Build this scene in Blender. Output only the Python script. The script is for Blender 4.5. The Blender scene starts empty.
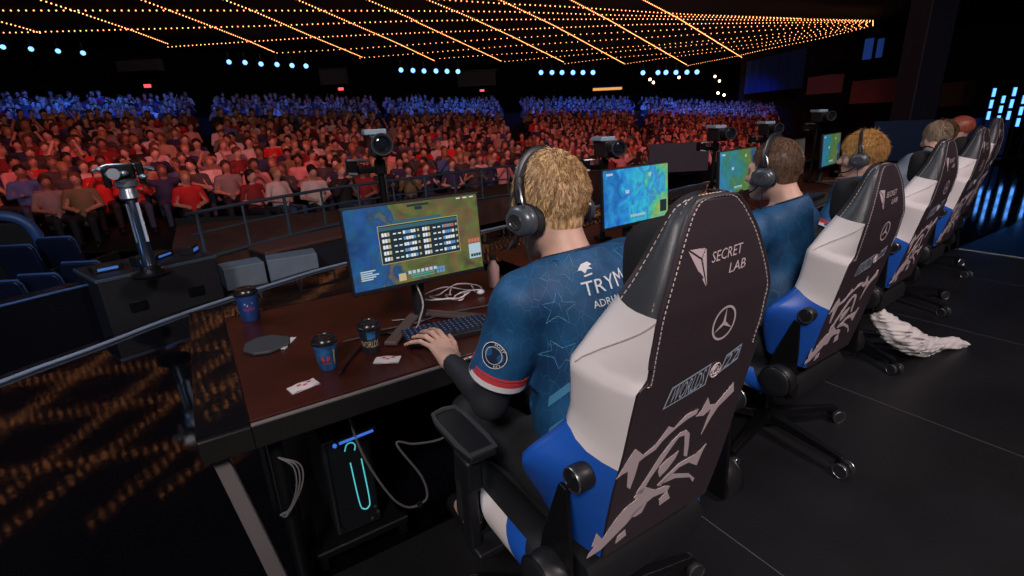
import bpy, bmesh, math, random
import numpy as np
from mathutils import Vector, Matrix, Euler
from mathutils.bvhtree import BVHTree
random.seed(7); rng = np.random.default_rng(7)
S = bpy.context.scene; COL = S.collection
PI = math.pi; R = math.radians

# ------------------------------------------------------------------ camera
FPX = 500.0; CAMH = 1.53
_p, _r, _y = R(18.53), R(-2.67), R(31.62)
FW = Vector((math.sin(_y)*math.cos(_p), math.cos(_y)*math.cos(_p), -math.sin(_p)))
_rt = Vector((math.cos(_y), -math.sin(_y), 0)); _up = _rt.cross(FW)
RT = _rt*math.cos(_r) + _up*math.sin(_r); UP = _up*math.cos(_r) - _rt*math.sin(_r)
CAM = Vector((0, 0, CAMH))
cd = bpy.data.cameras.new('camera'); cam = bpy.data.objects.new('camera', cd); COL.objects.link(cam)
cd.sensor_width = 36; cd.lens = 36*FPX/1024; cd.clip_start = 0.02; cd.clip_end = 400
M3 = Matrix((RT, UP, -FW)).transposed()
cam.matrix_world = Matrix.Translation(CAM) @ M3.to_4x4()
S.camera = cam
def ray(px, py): return FW + RT*((px-512)/FPX) - UP*((py-288)/FPX)
def atd(px, py, d): return CAM + ray(px, py)*d
def onz(px, py, z): r = ray(px, py); return CAM + r*((z-CAMH)/r.z)

# seating surface of the crowd: front and back curves
PX = [-190, 0, 150, 320, 480, 640, 790]
YF = [182, 179, 177, 173, 163, 151, 140]; DF = [8.4, 8.8, 9.4, 10.4, 13, 17, 21]
YB = [96, 93, 93, 96, 97, 96, 104]; DB = [21, 22, 24, 28, 34, 40, 44]
def crowd_pt(px, t):
    f = np.array(atd(px, np.interp(px, PX, YF), np.interp(px, PX, DF))); q = np.array(atd(px, np.interp(px, PX, YB), np.interp(px, PX, DB)))
    return f+(q-f)*t

# ------------------------------------------------------------------ world, light, exposure
S.view_settings.view_transform = 'Standard'; S.view_settings.look = 'None'
S.view_settings.gamma = 1; S.view_settings.use_curve_mapping = False
S.view_settings.exposure = 0.0
w = bpy.data.worlds.new('hall_dark'); S.world = w; w.use_nodes = True
w.node_tree.nodes['Background'].inputs[0].default_value = (0.010, 0.014, 0.03, 1)
w.node_tree.nodes['Background'].inputs[1].default_value = 0.35
S.cycles.max_bounces = 5; S.cycles.sample_clamp_indirect = 4; S.cycles.use_denoising = True
def lamp(name, kind, loc, to, energy, col, size=1.0, spot=60, blend=.5):
    d = bpy.data.lights.new(name, kind); o = bpy.data.objects.new(name, d); COL.objects.link(o)
    o.location = loc; o.rotation_euler = (Vector(to)-Vector(loc)).to_track_quat('-Z', 'Y').to_euler()
    d.energy = energy; d.color = col
    if kind == 'AREA': d.shape = 'DISK'; d.size = size
    if kind == 'SPOT': d.spot_size = R(spot); d.spot_blend = blend; d.shadow_soft_size = size
    return o
# stage wash from the rig over and behind the players, crowd washes in red and blue
lamp('stage_key', 'AREA', (-2.2, -2.2, 4.6), (1.2, 1.1, .9), 200, (1, .90, .88), 1.2)
lamp('stage_wash_far', 'AREA', (3.2, -2.0, 5.0), (4.2, 1.6, .9), 150, (1, .82, .84), 1.2)
lamp('stage_front', 'AREA', (-1.5, 4.5, 5.2), (1.2, 1.2, 1.0), 60, (.75, .85, 1), 1.5)
lamp('pit_blue', 'SPOT', (-6, 3.0, 5.5), (-.8, 5.6, .3), 320, (.25, .5, 1), .3, 45, .8)
for px in (-90, 10, 100, 190, 280, 370, 450, 530, 610, 690, 760):
    f = Vector(crowd_pt(px, 0)); p = Vector((f.x*.5, f.y*.5, 6.0)); a = Vector(crowd_pt(px, .13)); D = (a-p).length
    lamp('crowd_red_wash', 'SPOT', p, a, (4 if px < 60 else 6.6)*D*D, (1, .12, .12), .4, 38, .7)
for px, e in ((10, 1), (70, 1.1), (130, 1), (178, .6), (245, .5), (300, .5), (350, .4), (405, .8), (440, 1), (480, 1), (550, 1), (590, 1), (625, .9), (665, 1), (700, 1), (735, .9)):
    f = Vector(crowd_pt(px, .76)); p = Vector((f.x*.55, f.y*.55, 6.0)); D = (f-p).length
    lamp('crowd_blue_wash', 'SPOT', p, f, 22*D*D*e, (.008, .13, 1), .2, 20, .6)
lamp('far_blue', 'SPOT', (11.5, 2.5, 6), (9.6, 1.6, 0), 350, (.08, .3, 1), .4, 36, .8)

# ------------------------------------------------------------------ materials
MATS = {}
def mat(name, col, rough=.5, metal=0, emit=None, es=0, spec=.5, noise=0, nscale=40, bump=0, bscale=80, coat=0, sheen=0):
    if name in MATS: return MATS[name]
    m = bpy.data.materials.new(name); m.use_nodes = True; MATS[name] = m
    nt = m.node_tree; b = nt.nodes['Principled BSDF']
    c4 = tuple(col)+(1,)
    b.inputs['Base Color'].default_value = c4; b.inputs['Roughness'].default_value = rough
    b.inputs['Metallic'].default_value = metal; b.inputs['Specular IOR Level'].default_value = spec
    b.inputs['Coat Weight'].default_value = coat; b.inputs['Coat Roughness'].default_value = .1
    if sheen: b.inputs['Sheen Weight'].default_value = sheen
    if emit: b.inputs['Emission Color'].default_value = tuple(emit)+(1,); b.inputs['Emission Strength'].default_value = es
    if noise or bump:
        tc = nt.nodes.new('ShaderNodeTexCoord')
    if noise:
        n = nt.nodes.new('ShaderNodeTexNoise'); n.inputs['Scale'].default_value = nscale; n.inputs['Detail'].default_value = 4
        nt.links.new(tc.outputs['Object'], n.inputs['Vector'])
        r = nt.nodes.new('ShaderNodeValToRGB'); r.color_ramp.elements[0].position = .3; r.color_ramp.elements[1].position = .7
        r.color_ramp.elements[0].color = tuple(max(0, x*(1-noise)) for x in col)+(1,); r.color_ramp.elements[1].color = tuple(min(1, x*(1+noise)) for x in col)+(1,)
        nt.links.new(n.outputs['Fac'], r.inputs['Fac']); nt.links.new(r.outputs['Color'], b.inputs['Base Color'])
    if bump:
        n2 = nt.nodes.new('ShaderNodeTexNoise'); n2.inputs['Scale'].default_value = bscale; n2.inputs['Detail'].default_value = 3
        nt.links.new(tc.outputs['Object'], n2.inputs['Vector'])
        bp = nt.nodes.new('ShaderNodeBump'); bp.inputs['Strength'].default_value = bump; bp.inputs['Distance'].default_value = .01
        nt.links.new(n2.outputs['Fac'], bp.inputs['Height']); nt.links.new(bp.outputs['Normal'], b.inputs['Normal'])
    return m

# ------------------------------------------------------------------ mesh builder and object helpers
class MB:
    def __init__(s): s.v = []; s.f = []; s.mi = []; s.cur = 0
    def add(s, vs, fs, M=None):
        o = len(s.v)
        s.v += [tuple(M @ Vector(v)) if M is not None else tuple(v) for v in vs]
        s.f += [tuple(i+o for i in f) for f in fs]; s.mi += [s.cur]*len(fs); return s
    def box(s, c, d, rot=None, M=None):
        x, y, z = d[0]/2, d[1]/2, d[2]/2
        T = Matrix.Translation(c) @ (Euler(rot).to_matrix().to_4x4() if rot else Matrix())
        if M is not None: T = M @ T
        vs = [(-x,-y,-z),(x,-y,-z),(x,y,-z),(-x,y,-z),(-x,-y,z),(x,-y,z),(x,y,z),(-x,y,z)]
        return s.add(vs, [(0,3,2,1),(4,5,6,7),(0,1,5,4),(1,2,6,5),(2,3,7,6),(3,0,4,7)], T)
    def tube(s, pts, r, n=8, M=None, closed=False, flat=None):
        pts = [Vector(p) for p in pts]; rs = r if isinstance(r, (list, tuple)) else [r]*len(pts)
        vs = []; fs = []; up = None; m = len(pts)
        for i, p in enumerate(pts):
            a = pts[(i-1) % m] if (closed or i > 0) else p; b = pts[(i+1) % m] if (closed or i < m-1) else p
            t = (b-a).normalized()
            if up is None:
                up = Vector((0,0,1)) if abs(t.z) < .9 else Vector((1,0,0))
            x = t.cross(up).normalized(); up = x.cross(t).normalized()
            for k in range(n):
                an = 2*PI*k/n; vs.append(p + x*(math.cos(an)*rs[i]) + up*(math.sin(an)*rs[i]*(flat or 1)))
        for i in range(m if closed else m-1):
            j = (i+1) % m
            for k in range(n): fs.append((i*n+k, i*n+(k+1)%n, j*n+(k+1)%n, j*n+k))
        if not closed: fs += [tuple(range(n))[::-1], tuple((m-1)*n+k for k in range(n))]
        return s.add(vs, fs, M)
    def lathe(s, prof, n=24, M=None):
        vs = []; fs = []; m = len(prof)
        for r, z in prof:
            for k in range(n): a = 2*PI*k/n; vs.append((r*math.cos(a), r*math.sin(a), z))
        for i in range(m-1):
            for k in range(n): fs.append((i*n+k, i*n+(k+1)%n, (i+1)*n+(k+1)%n, (i+1)*n+k))
        fs += [tuple(range(n))[::-1], tuple((m-1)*n+k for k in range(n))]
        return s.add(vs, fs, M)
    def cyl(s, a, b, r, n=16, M=None): return s.tube([a, b], r, n, M)
    def prism(s, poly, z0, z1, M=None):
        n = len(poly); vs = [(x, y, z0) for x, y in poly] + [(x, y, z1) for x, y in poly]
        fs = [tuple(range(n))[::-1], tuple(range(n, 2*n))] + [(i, (i+1)%n, n+(i+1)%n, n+i) for i in range(n)]
        return s.add(vs, fs, M)
    def ball(s, c, r, nu=12, nv=8, sc=(1,1,1), M=None):
        vs = [(c[0], c[1], c[2]-r*sc[2])]; fs = []
        for j in range(1, nv):
            t = PI*j/nv - PI/2
            for k in range(nu):
                a = 2*PI*k/nu; vs.append((c[0]+r*sc[0]*math.cos(t)*math.cos(a), c[1]+r*sc[1]*math.cos(t)*math.sin(a), c[2]+r*sc[2]*math.sin(t)))
        vs.append((c[0], c[1], c[2]+r*sc[2])); L = len(vs)-1
        for k in range(nu):
            fs.append((0, 1+(k+1)%nu, 1+k)); fs.append((L, L-nu+k, L-nu+(k+1)%nu))
        for j in range(nv-2):
            for k in range(nu): a = 1+j*nu; fs.append((a+k, a+(k+1)%nu, a+nu+(k+1)%nu, a+nu+k))
        return s.add(vs, fs, M)
    def loft(s, rings, closed=True, caps=True, M=None):
        n = len(rings[0]); vs = [v for r in rings for v in r]; fs = []
        for i in range(len(rings)-1):
            for k in range(n if closed else n-1): fs.append((i*n+k, i*n+(k+1)%n, (i+1)*n+(k+1)%n, (i+1)*n+k))
        if caps and closed: fs += [tuple(range(n))[::-1], tuple((len(rings)-1)*n+k for k in range(n))]
        return s.add(vs, fs, M)
    def mesh(s, name, mats, smooth=False, fixn=True):
        me = bpy.data.meshes.new(name); me.from_pydata(s.v, [], s.f)
        for m in (mats if isinstance(mats, (list, tuple)) else [mats]): me.materials.append(m)
        if any(s.mi): me.polygons.foreach_set('material_index', s.mi)
        if fixn:
            b = bmesh.new(); b.from_mesh(me); bmesh.ops.recalc_face_normals(b, faces=b.faces); b.to_mesh(me); b.free()
        if smooth: me.polygons.foreach_set('use_smooth', [True]*len(me.polygons))
        me.update(); return me
    def build(s, name, mats, parent=None, smooth=False, bevel=0, sub=0, seg=2, fixn=True):
        return link(name, s.mesh(name, mats, smooth, fixn), parent, bevel, sub, seg, smooth)
def link(name, me, parent=None, bevel=0, sub=0, seg=2, smooth=False):
    o = bpy.data.objects.new(name, me); COL.objects.link(o)
    if parent: o.parent = parent
    if bevel:
        m = o.modifiers.new('bevel', 'BEVEL'); m.width = bevel; m.segments = seg; m.limit_method = 'ANGLE'; m.angle_limit = R(40)
        if not smooth:
            me.polygons.foreach_set('use_smooth', [True]*len(me.polygons))
            m.harden_normals = True
    elif smooth and len(me.polygons):
        try: me.set_sharp_from_angle(angle=R(45))
        except Exception: pass
    if sub: m = o.modifiers.new('sub', 'SUBSURF'); m.levels = sub; m.render_levels = sub
    return o
def tag(o, label=None, cat=None, group=None, kind=None):
    if label: o['label'] = label
    if cat: o['category'] = cat
    if group: o['group'] = group
    if kind: o['kind'] = kind
    return o
def thing(name, label, cat, loc=(0,0,0), rotz=0, group=None):
    o = bpy.data.objects.new(name, None); COL.objects.link(o); o.empty_display_size = .1
    o.location = loc; o.rotation_euler = (0, 0, rotz); return tag(o, label, cat, group)
def dup(root, loc=None, rotz=None, label=None):
    def cp(o, par):
        c = o.copy(); COL.objects.link(c)
        if par: c.parent = par
        for ch in list(o.children): cp(ch, c)
        return c
    c = cp(root, None)
    if loc is not None: c.location = loc
    if rotz is not None: c.rotation_euler = (0, 0, rotz)
    if label: c['label'] = label
    return c
def smoothpath(pts, n=8):
    P = [np.array(p, float) for p in pts]; P = [2*P[0]-P[1]] + P + [2*P[-1]-P[-2]]; out = []
    for i in range(1, len(P)-2):
        for t in np.linspace(0, 1, n, endpoint=False):
            a, b, c, d = P[i-1], P[i], P[i+1], P[i+2]
            out.append(tuple(.5*(2*b+(c-a)*t+(2*a-5*b+4*c-d)*t*t+(3*b-a-3*c+d)*t**3)))
    return out + [tuple(P[-2])]
_tc = {}
def text2d(s, size=1.0, shear=0):
    k = (s, shear)
    if k not in _tc:
        c = bpy.data.curves.new('lettering', 'FONT'); c.body = s; c.shear = shear; c.resolution_u = 2
        o = bpy.data.objects.new('lettering', c); COL.objects.link(o)
        dg = bpy.context.evaluated_depsgraph_get(); me = o.evaluated_get(dg).to_mesh()
        v = [tuple(x.co) for x in me.vertices]; f = [tuple(p.vertices) for p in me.polygons]
        bpy.data.objects.remove(o); bpy.data.curves.remove(c)
        xs = [a[0] for a in v]; ys = [a[1] for a in v]
        w0, h0 = max(xs)-min(xs), max(ys)-min(ys)
        _tc[k] = ([((a[0]-min(xs))/w0, (a[1]-min(ys))/h0) for a in v], f)
    return _tc[k]

# ------------------------------------------------------------------ soft bodies: signed distances and surface nets
def nrm(a): return a/np.linalg.norm(a)
class Body:
    def __init__(s): s.pr = []
    def cone(s, a, b, r1, r2, k=.02, tag=0): s.pr.append(('c', np.array(a, float), np.array(b, float), r1, r2, k, tag)); return s
    def ell(s, c, r, k=.02, tag=0, rot=None):
        Rm = np.array(Euler(rot).to_matrix()) if rot else np.eye(3)
        s.pr.append(('e', np.array(c, float), np.array(r, float), Rm, None, k, tag)); return s
    def cut(s, p, n): s.pr.append(('x', np.array(p, float), nrm(np.array(n, float)), 0, 0, 0, 0)); return s
    def sub(s, c, r, k=.01): s.pr.append(('s', np.array(c, float), np.array(r, float), np.eye(3), None, k, 0)); return s
    def one(s, pr, P):
        if pr[0] == 'c':
            _, a, b, r1, r2, _, _ = pr; ab = b-a; t = np.clip(((P-a)@ab)/max(ab@ab, 1e-9), 0, 1)
            return np.linalg.norm(P-(a+t[..., None]*ab), axis=-1)-(r1+(r2-r1)*t)
        q = (P-pr[1])@pr[3]; r = pr[2]
        k0 = np.linalg.norm(q/r, axis=-1); k1 = np.linalg.norm(q/(r*r), axis=-1)
        return k0*(k0-1)/np.maximum(k1, 1e-6)
    def ev(s, P, tags=False):
        d = np.full(P.shape[:-1], 9.0); bd = np.full(P.shape[:-1], 9.0); bt = np.zeros(P.shape[:-1], int)
        for pr in s.pr:
            if pr[0] == 'x': d = np.maximum(d, (P-pr[1])@pr[2]); continue
            e = s.one(pr, P)
            if pr[0] == 's': d = np.maximum(d, -e); continue
            if tags:
                m = e < bd; bd = np.where(m, e, bd); bt = np.where(m, pr[6], bt)
            k = pr[5]
            if k > 0:
                h = np.clip(.5+.5*(e-d)/k, 0, 1); d = e*(1-h)+d*h-k*h*(1-h)
            else: d = np.minimum(d, e)
        return bt if tags else d
    def bounds(s):
        lo = np.full(3, 9.0); hi = -lo
        for pr in s.pr:
            if pr[0] == 'c':
                m = max(pr[3], pr[4]); lo = np.minimum(lo, np.minimum(pr[1], pr[2])-m); hi = np.maximum(hi, np.maximum(pr[1], pr[2])+m)
            elif pr[0] == 'e':
                m = pr[2].max(); lo = np.minimum(lo, pr[1]-m); hi = np.maximum(hi, pr[1]+m)
        return lo, hi
    def mesh(s, h, disp=None):
        lo, hi = s.bounds(); lo = lo-3*h; n = np.ceil((hi+3*h-lo)/h).astype(int)+1
        g = np.stack(np.meshgrid(*[lo[i]+h*np.arange(n[i]) for i in range(3)], indexing='ij'), -1)
        F = s.ev(g)
        if disp is not None: F = F+disp(g)
        return nets(F, lo, h)
def nets(F, lo, h):
    ins = F < 0; n = np.array(F.shape)
    c = [(i, j, k) for i in (0,1) for j in (0,1) for k in (0,1)]
    sl = lambda o: tuple(slice(o[a], n[a]-1+o[a]) for a in range(3))
    cnt = sum(ins[sl(o)].astype(int) for o in c); act = (cnt > 0) & (cnt < 8)
    acc = np.zeros(act.shape+(3,)); num = np.zeros(act.shape)
    for a in c:
        for ax in range(3):
            if a[ax]: continue
            b = list(a); b[ax] = 1; fa, fb = F[sl(a)], F[sl(tuple(b))]
            m = (fa < 0) != (fb < 0); t = np.where(m, fa/np.where(m, fa-fb, 1), 0)
            for q in range(3): acc[..., q] += np.where(m, a[q]+(t if q == ax else 0), 0)
            num += m
    idx = -np.ones(act.shape, int); I = np.argwhere(act); idx[act] = np.arange(len(I))
    V = (I + acc[act]/num[act][:, None])*h + lo; Q = []
    for ax in range(3):
        u, v = (ax+1) % 3, (ax+2) % 3
        s0 = [slice(None)]*3; s1 = [slice(None)]*3; s0[ax] = slice(0, -1); s1[ax] = slice(1, None)
        ch = np.argwhere(ins[tuple(s0)] != ins[tuple(s1)])
        ch = ch[(ch[:, u] > 0) & (ch[:, v] > 0) & (ch[:, u] < n[u]-1) & (ch[:, v] < n[v]-1)]
        def at(du, dv): k = ch.copy(); k[:, u] -= du; k[:, v] -= dv; return idx[k[:, 0], k[:, 1], k[:, 2]]
        q = np.stack([at(1,1), at(0,1), at(0,0), at(1,0)], 1)
        fl = ~ins[ch[:, 0], ch[:, 1], ch[:, 2]]; q[fl] = q[fl][:, ::-1]; Q.append(q)
    Q = np.concatenate(Q); Q = Q[(Q >= 0).all(1)]
    return V, Q
def npmesh(name, V, Q, mats, mi=None, smooth=True):
    me = bpy.data.meshes.new(name); me.from_pydata(V.tolist(), [], Q.tolist())
    for m in (mats if isinstance(mats, (list, tuple)) else [mats]): me.materials.append(m)
    if mi is not None: me.polygons.foreach_set('material_index', np.asarray(mi, np.int32))
    if smooth: me.polygons.foreach_set('use_smooth', [True]*len(me.polygons))
    me.update(); return me
def wrinkle(g, amp=.004):
    x, y, z = g[..., 0], g[..., 1], g[..., 2]
    return amp*(np.sin(38*z+16*x+4*np.sin(11*y+7*x))*.6+np.sin(22*x-31*z+19*y)*.4)
BULB = 3.8; LAMPE = 2.2
# ------------------------------------------------------------------ the setting
BLK = mat('black_plastic', (.012,.012,.014), .42); BLKM = mat('black_metal', (.014,.014,.016), .35, .6)
FLOORC = dict(rough=.42, noise=.5, nscale=3, bump=.02, bscale=300)
def floor_mat():
    m = mat('stage_floor', (.0105,.0105,.012), .42, noise=.35, nscale=2.2, bump=.05, bscale=200)
    return m
def struct(name, mb, m, parent=None, **k):
    o = mb.build(name, m, parent, **k)
    if not parent: o['kind'] = 'structure'
    return o
EDGE = [(-4.6,1.2),(-3.4,2.6),(-2.3,3.6),(-1.365,4.41),(-.9,4.73),(-.27,5.19),(.68,5.68),(1.34,5.93),(3.5,6.375),(8.3,7.09),(10.6,7.47),(16,8.3)]
ED = [p for p in smoothpath([(x, y, 0) for x, y in EDGE], 4)]
gloss = mat('gloss_black_floor', (.003,.003,.005), .06, spec=.6, bump=.03, bscale=11)
# glossy platform floor in front of and beside the desks
poly = [(-4.6, -2.0)] + [(p[0], p[1]) for p in ED] + [(16, 1.9), (1.6, 1.9), (-.2, 1.55), (-.2, -2.0)]
struct('floor_gloss', MB().prism(poly, -.12, 0), gloss)
# matt floor panels behind the players, 1.45 m sheets with open seams
fm = floor_mat()
seam = mat('floor_seam', (.10,.095,.095), .5)
for i, x0 in enumerate([-.2, 1.444, 2.891, 4.338, 5.785]):
    x1 = [1.44, 2.887, 4.334, 5.781, 6.82][i]
    struct('floor' if i == 0 else 'floor_sheet', MB().box(((x0+x1)/2, -.05, -.06), (x1-x0, 3.2 if i == 0 else 3.9, .12)), fm)
    struct('trim_%d' % (i+1), MB().box((x1+.002, -.05, -.0595), (.004, 3.2 if i == 0 else 3.9, .12)), seam)
edgem = mat('platform_edge_metal', (.45,.48,.52), .35, .3)
gl2 = mat('gloss_blue_floor', (.008,.03,.09), .12, spec=.6, bump=.03, bscale=8)
struct('floor_centre', MB().box((8.46, -.05, -.06), (3.2, 3.9, .12)), gl2)
struct('trim_6', MB().box((6.84, -.05, -.055), (.035, 3.9, .12)), edgem)
struct('floor_far', MB().box((13.1, -.05, -.06), (6.0, 3.9, .12)), gl2)
struct('trim_7', MB().box((10.08, -.05, -.055), (.035, 3.9, .12)), edgem)
# bright strip along the curved platform rim, fascia below it, low ledge outside
rim = mat('rim_strip', (.35,.45,.6), .3, .2)
b = MB(); b.tube([(p[0], p[1], .012) for p in ED], .014, 6); struct('trim_8', b, rim)
b = MB(); n = len(ED)
b.add([(p[0], p[1], -.01) for p in ED]+[(p[0]-.02, p[1]+.03, -.9) for p in ED], [(i, i+1, n+i+1, n+i) for i in range(n-1)])
struct('wall_stage_front', b, BLK, fixn=False)
led = mat('gloss_ledge', (.004,.004,.006), .08, spec=.6, bump=.05, bscale=14)
b = MB(); b.add([(p[0]-.01, p[1]+.02, -.06) for p in ED]+[(p[0]-.10, p[1]+.34, -.06) for p in ED], [(i, i+1, n+i+1, n+i) for i in range(n-1)])
struct('floor_ledge', b, led, fixn=False)
pit = mat('pit_floor', (.035,.022,.02), .6, noise=.4, nscale=3)
struct('floor_pit', MB().prism([(-60,-8),(90,-8),(90,90),(-60,90)], -1.0, -.9), pit)
dark = mat('hall_dark_wall', (.004,.004,.006), .9)
# ---- crowd seating surface: front and back curves
# raked tier under the crowd
rows = 26; xs = np.linspace(-190, 785, 40)
b = MB(); rk = []
for j in range(rows+1):
    t = -.03+1.09*j/rows
    rk.append([tuple(crowd_pt(x, t)+np.array([0,0,-1.22])) for x in xs])
b.loft(rk, closed=False, caps=False); struct('floor_tier', b, mat('tier', (.012,.012,.016), .8), fixn=False)
# back wall with balcony soffit band
bw = MB(); bw.loft([[tuple(np.array(atd(x, np.interp(x, PX, YB), np.interp(x, PX, DB)*1.32))*np.array([1,1,0])+np.array([0,0,z])) for x in np.linspace(-400, 900, 30)] for z in (-.5, 12)], closed=False, caps=False)
struct('wall_back', bw, dark, fixn=False)
# ceiling deck above the bulb strings
CZ = 6.2
b = MB(); b.box((15, 15, CZ+.55), (170, 150, .1)); struct('ceiling', b, mat('ceiling_dark', (.006,.006,.007), .9))

# ---- bulb strings
def oc(px, py): v = onz(px, py, CZ); return np.array(v)
ROWS = [
 [(390,-4),(448,0),(509,4),(563,6.5),(632,11),(700,15),(800,18.5)],
 [(-60,10.5),(0,10.5),(250,10.5),(400,10.8),(510,11.7),(620,15.3),(760,18),(873,20.5)],
 [(-40,33.5),(24,32.3),(72,31),(260,26),(400,21.3),(510,19.5),(652,19),(760,20),(873,21)],
 [(168,47),(320,37),(420,32.7),(510,29.6),(640,24.5),(760,23),(873,21.8)],
 [(277,53),(350,49),(510,38),(607,33),(720,27.5),(800,25),(873,22.3)],
 [(360,58),(510,46),(599,40.5),(720,33),(800,28),(873,23)],
 [(440,58.5),(500,54.3),(570,50.5),(657,45),(750,37),(873,23.4)],
 [(505,61.5),(570,55.6),(655,48.5),(760,39.5),(873,24)],
 [(565,63.7),(611,58),(680,52.5),(760,43.5),(873,24.6)],
 [(625,64),(665,58),(700,53.5),(760,46.5),(873,25.2)],
 [(688,65.5),(735,56.5),(760,50.5),(820,38.5),(873,25.8)],
]
DIAG = [[(-60,8.5),(0,21.6),(22,27.4),(40,33)], [(40.6,0),(73.6,10.7),(130.8,30),(167.6,43.7)], [(142,0),(208,25),(247.6,40.6),(274,52)],
 [(224.7,0),(250,9.6),(311,36),(362,57)], [(298,0),(397,43),(435,61)], [(368,0),(410,18),(419,23),(501,61)],
 [(428,0),(468,16.5),(510,35.5),(563.5,62)], [(500,0),(553,25),(624,63.5)], [(571,0),(609,20),(688,65.5)], [(655,6),(678,18),(747.6,61)]]
bulbm = mat('warm_bulb', (.9,.6,.3), .4, emit=(1,.35,.12), es=BULB)
cabm = mat('bulb_cable', (.02,.018,.015), .6)
bulb_me = MB().ball((0,0,0), .026, 8, 6).mesh('bulb', bulbm, True)
capm = MB().lathe([(.018,.03),(.02,.075),(.012,.09)], 6).mesh('bulb_cap', cabm)
def cum(P):
    P = np.array(P); d = np.r_[0, np.cumsum(np.linalg.norm(np.diff(P, axis=0), axis=1))]; return P, d
def string(P, n, label, group):
    P, d = cum(P); t = thing('light_string', label, 'string of lights', tuple(P[0]), 0, group)
    MB().tube([tuple(p-P[0]+np.array([0,0,.09])) for p in P], .012, 5).build('cable', cabm, t)
    pts = [np.array([np.interp(s, d, P[:, k]) for k in range(3)]) for s in np.linspace(0, d[-1], n)]
    pts.sort(key=lambda p: np.linalg.norm(p-np.array(CAM)) if (p-np.array(CAM))@np.array(FW) > 9 else 999)
    rest = pts[98:]; pts = pts[:98]
    if rest:
        b = MB()
        for p in rest: b.ball(p-P[0], .026, 8, 6)
        o = b.build('bulbs', bulbm, t, True, fixn=False); o['kind'] = 'stuff'
    for p in pts:
        p = p-P[0]; o = bpy.data.objects.new('bulb', bulb_me); COL.objects.link(o); o.parent = t; o.location = p
ordw = ['first','second','third','fourth','fifth','sixth','seventh','eighth','ninth','tenth','eleventh','twelfth']
for i, r in enumerate(ROWS):
    P = [oc(*q) for q in r]; L = cum(P)[1][-1]
    string(P, int(L/.24 if i < 4 else L/.36), 'crossway string of warm bulbs under the ceiling, %s counted from the stage' % ordw[i], 'crossway bulb strings under the ceiling')
for i, r in enumerate(DIAG):
    P = [oc(*q) for q in r]
    u = (P[0]-P[1])/np.linalg.norm(P[0]-P[1]); ext = [P[0]+u*k for k in (13, 7)]
    P = ext+P; L = cum(P)[1][-1]
    string(P, int(L/.25), 'slanting string of warm bulbs running away from the stage, %s counted from the left' % ordw[i], 'slanting bulb strings under the ceiling')
# strings nearer the stage, overhead: they show in the glossy floor
r1 = [oc(-60,10.5), oc(250,10.5), oc(510,11.7), oc(620,15.3)]
ax = (r1[2]-r1[0])/np.linalg.norm(r1[2]-r1[0]); nr = np.array([ax[1], -ax[0], 0])
for k in range(1, 5):
    P = [r1[0]+nr*2.9*k-ax*6, r1[0]+nr*2.9*k+ax*14]
    string(P, 84, 'overhead string of warm bulbs mirrored in the glossy floor, %s out from the frame top' % ordw[k-1], 'overhead bulb strings above the stage front')

# ---- row of lamps on the back wall
lampw = mat('lamp_lens', (.6,.8,1), .3, emit=(.20,.48,1), es=LAMPE)
housing = MB().lathe([(.06,-.35),(.13,-.3),(.17,-.05),(.17,.0),(.14,.0)], 14); hm = housing.mesh('housing', BLKM)
lensm = MB().ball((0,0,0), .13, 12, 6, (1,1,.35)).mesh('lens', lampw, True)
lamps = [(3,47,25),(31,49,25),(58,51,25.5),(83,53,26),(229,62,29),(245,62.5,29.5),(261,64,30),(277,64.5,30.5),(292,65.5,31),(306,66,31),(401,70,35.5),(413,70.5,36),(424,71,36.5),(436,71,36.5),(447,71.3,37),(458,71.5,37.3),
 (541,72.5,40),(552,72.5,40),(562,72.5,41),(573,72.5,41),(583,72.5,41.5),(593,72.5,41.5),(643,72.8,44),(658,72.6,44),(666,72.4,44),(676,72.4,45),(687,72.2,45),(697,72,45)]
grp = ['far left bank', 'second bank', 'third bank', 'fourth bank', 'farthest right bank']
for i, (x, y, d) in enumerate(lamps):
    g = 0 if i < 4 else 1 if i < 10 else 2 if i < 16 else 3 if i < 22 else 4; i0 = [0,4,10,16,22][g]
    p = atd(x, y, d); t = thing('spotlight', 'blue-white spotlight on the back wall, %s from left in the %s' % (ordw[i-i0], grp[g]), 'spotlight', p, 0, 'blue-white spotlights along the back wall')
    q = (CAM-p).to_track_quat('Z', 'Y'); t.rotation_mode = 'QUATERNION'; t.rotation_quaternion = q
    t.scale = (d/29,)*3
    link('housing', hm, t); link('lens', lensm, t, smooth=True)
    MB().box((0,.3,-.2), (.06,.5,.06)).build('bracket', BLKM, t)
# exit signs and small warm lamps under the balcony
exm = mat('exit_red', (.5,.02,.02), .5, emit=(1,.05,.06), es=3)
for i, (x, y, d) in enumerate([(148,86,23.5),(341,89,30),(482,90.5,37)]):
    p = atd(x, y, d); t = thing('exit_light', 'small red exit light above the crowd, %s from the left' % ordw[i], 'exit light', p, R(-25), 'red exit lights')
    MB().box((0,0,0), (.36,.08,.2)).build('case', BLKM, t, bevel=.01); MB().box((0,-.045,0), (.3,.02,.14)).build('lit_face', exm, t)
wl = mat('warm_lamp', (1,.8,.6), .4, emit=(1,.66,.4), es=10)
for i, (x, y, d) in enumerate([(650,79.5,43),(653.5,82.5,43),(679,77.5,44),(715,76.5,45),(719.5,81,45),(718,93,45),(724,95,45)]):
    o = MB().ball((0,0,0), .11, 10, 6).build('wall_lamp', wl, None, True); o.location = atd(x, y, d)
    tag(o, 'small warm lamp below the far spotlights, %s from the left' % ordw[i], 'lamp', 'small warm lamps at the back')
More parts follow.
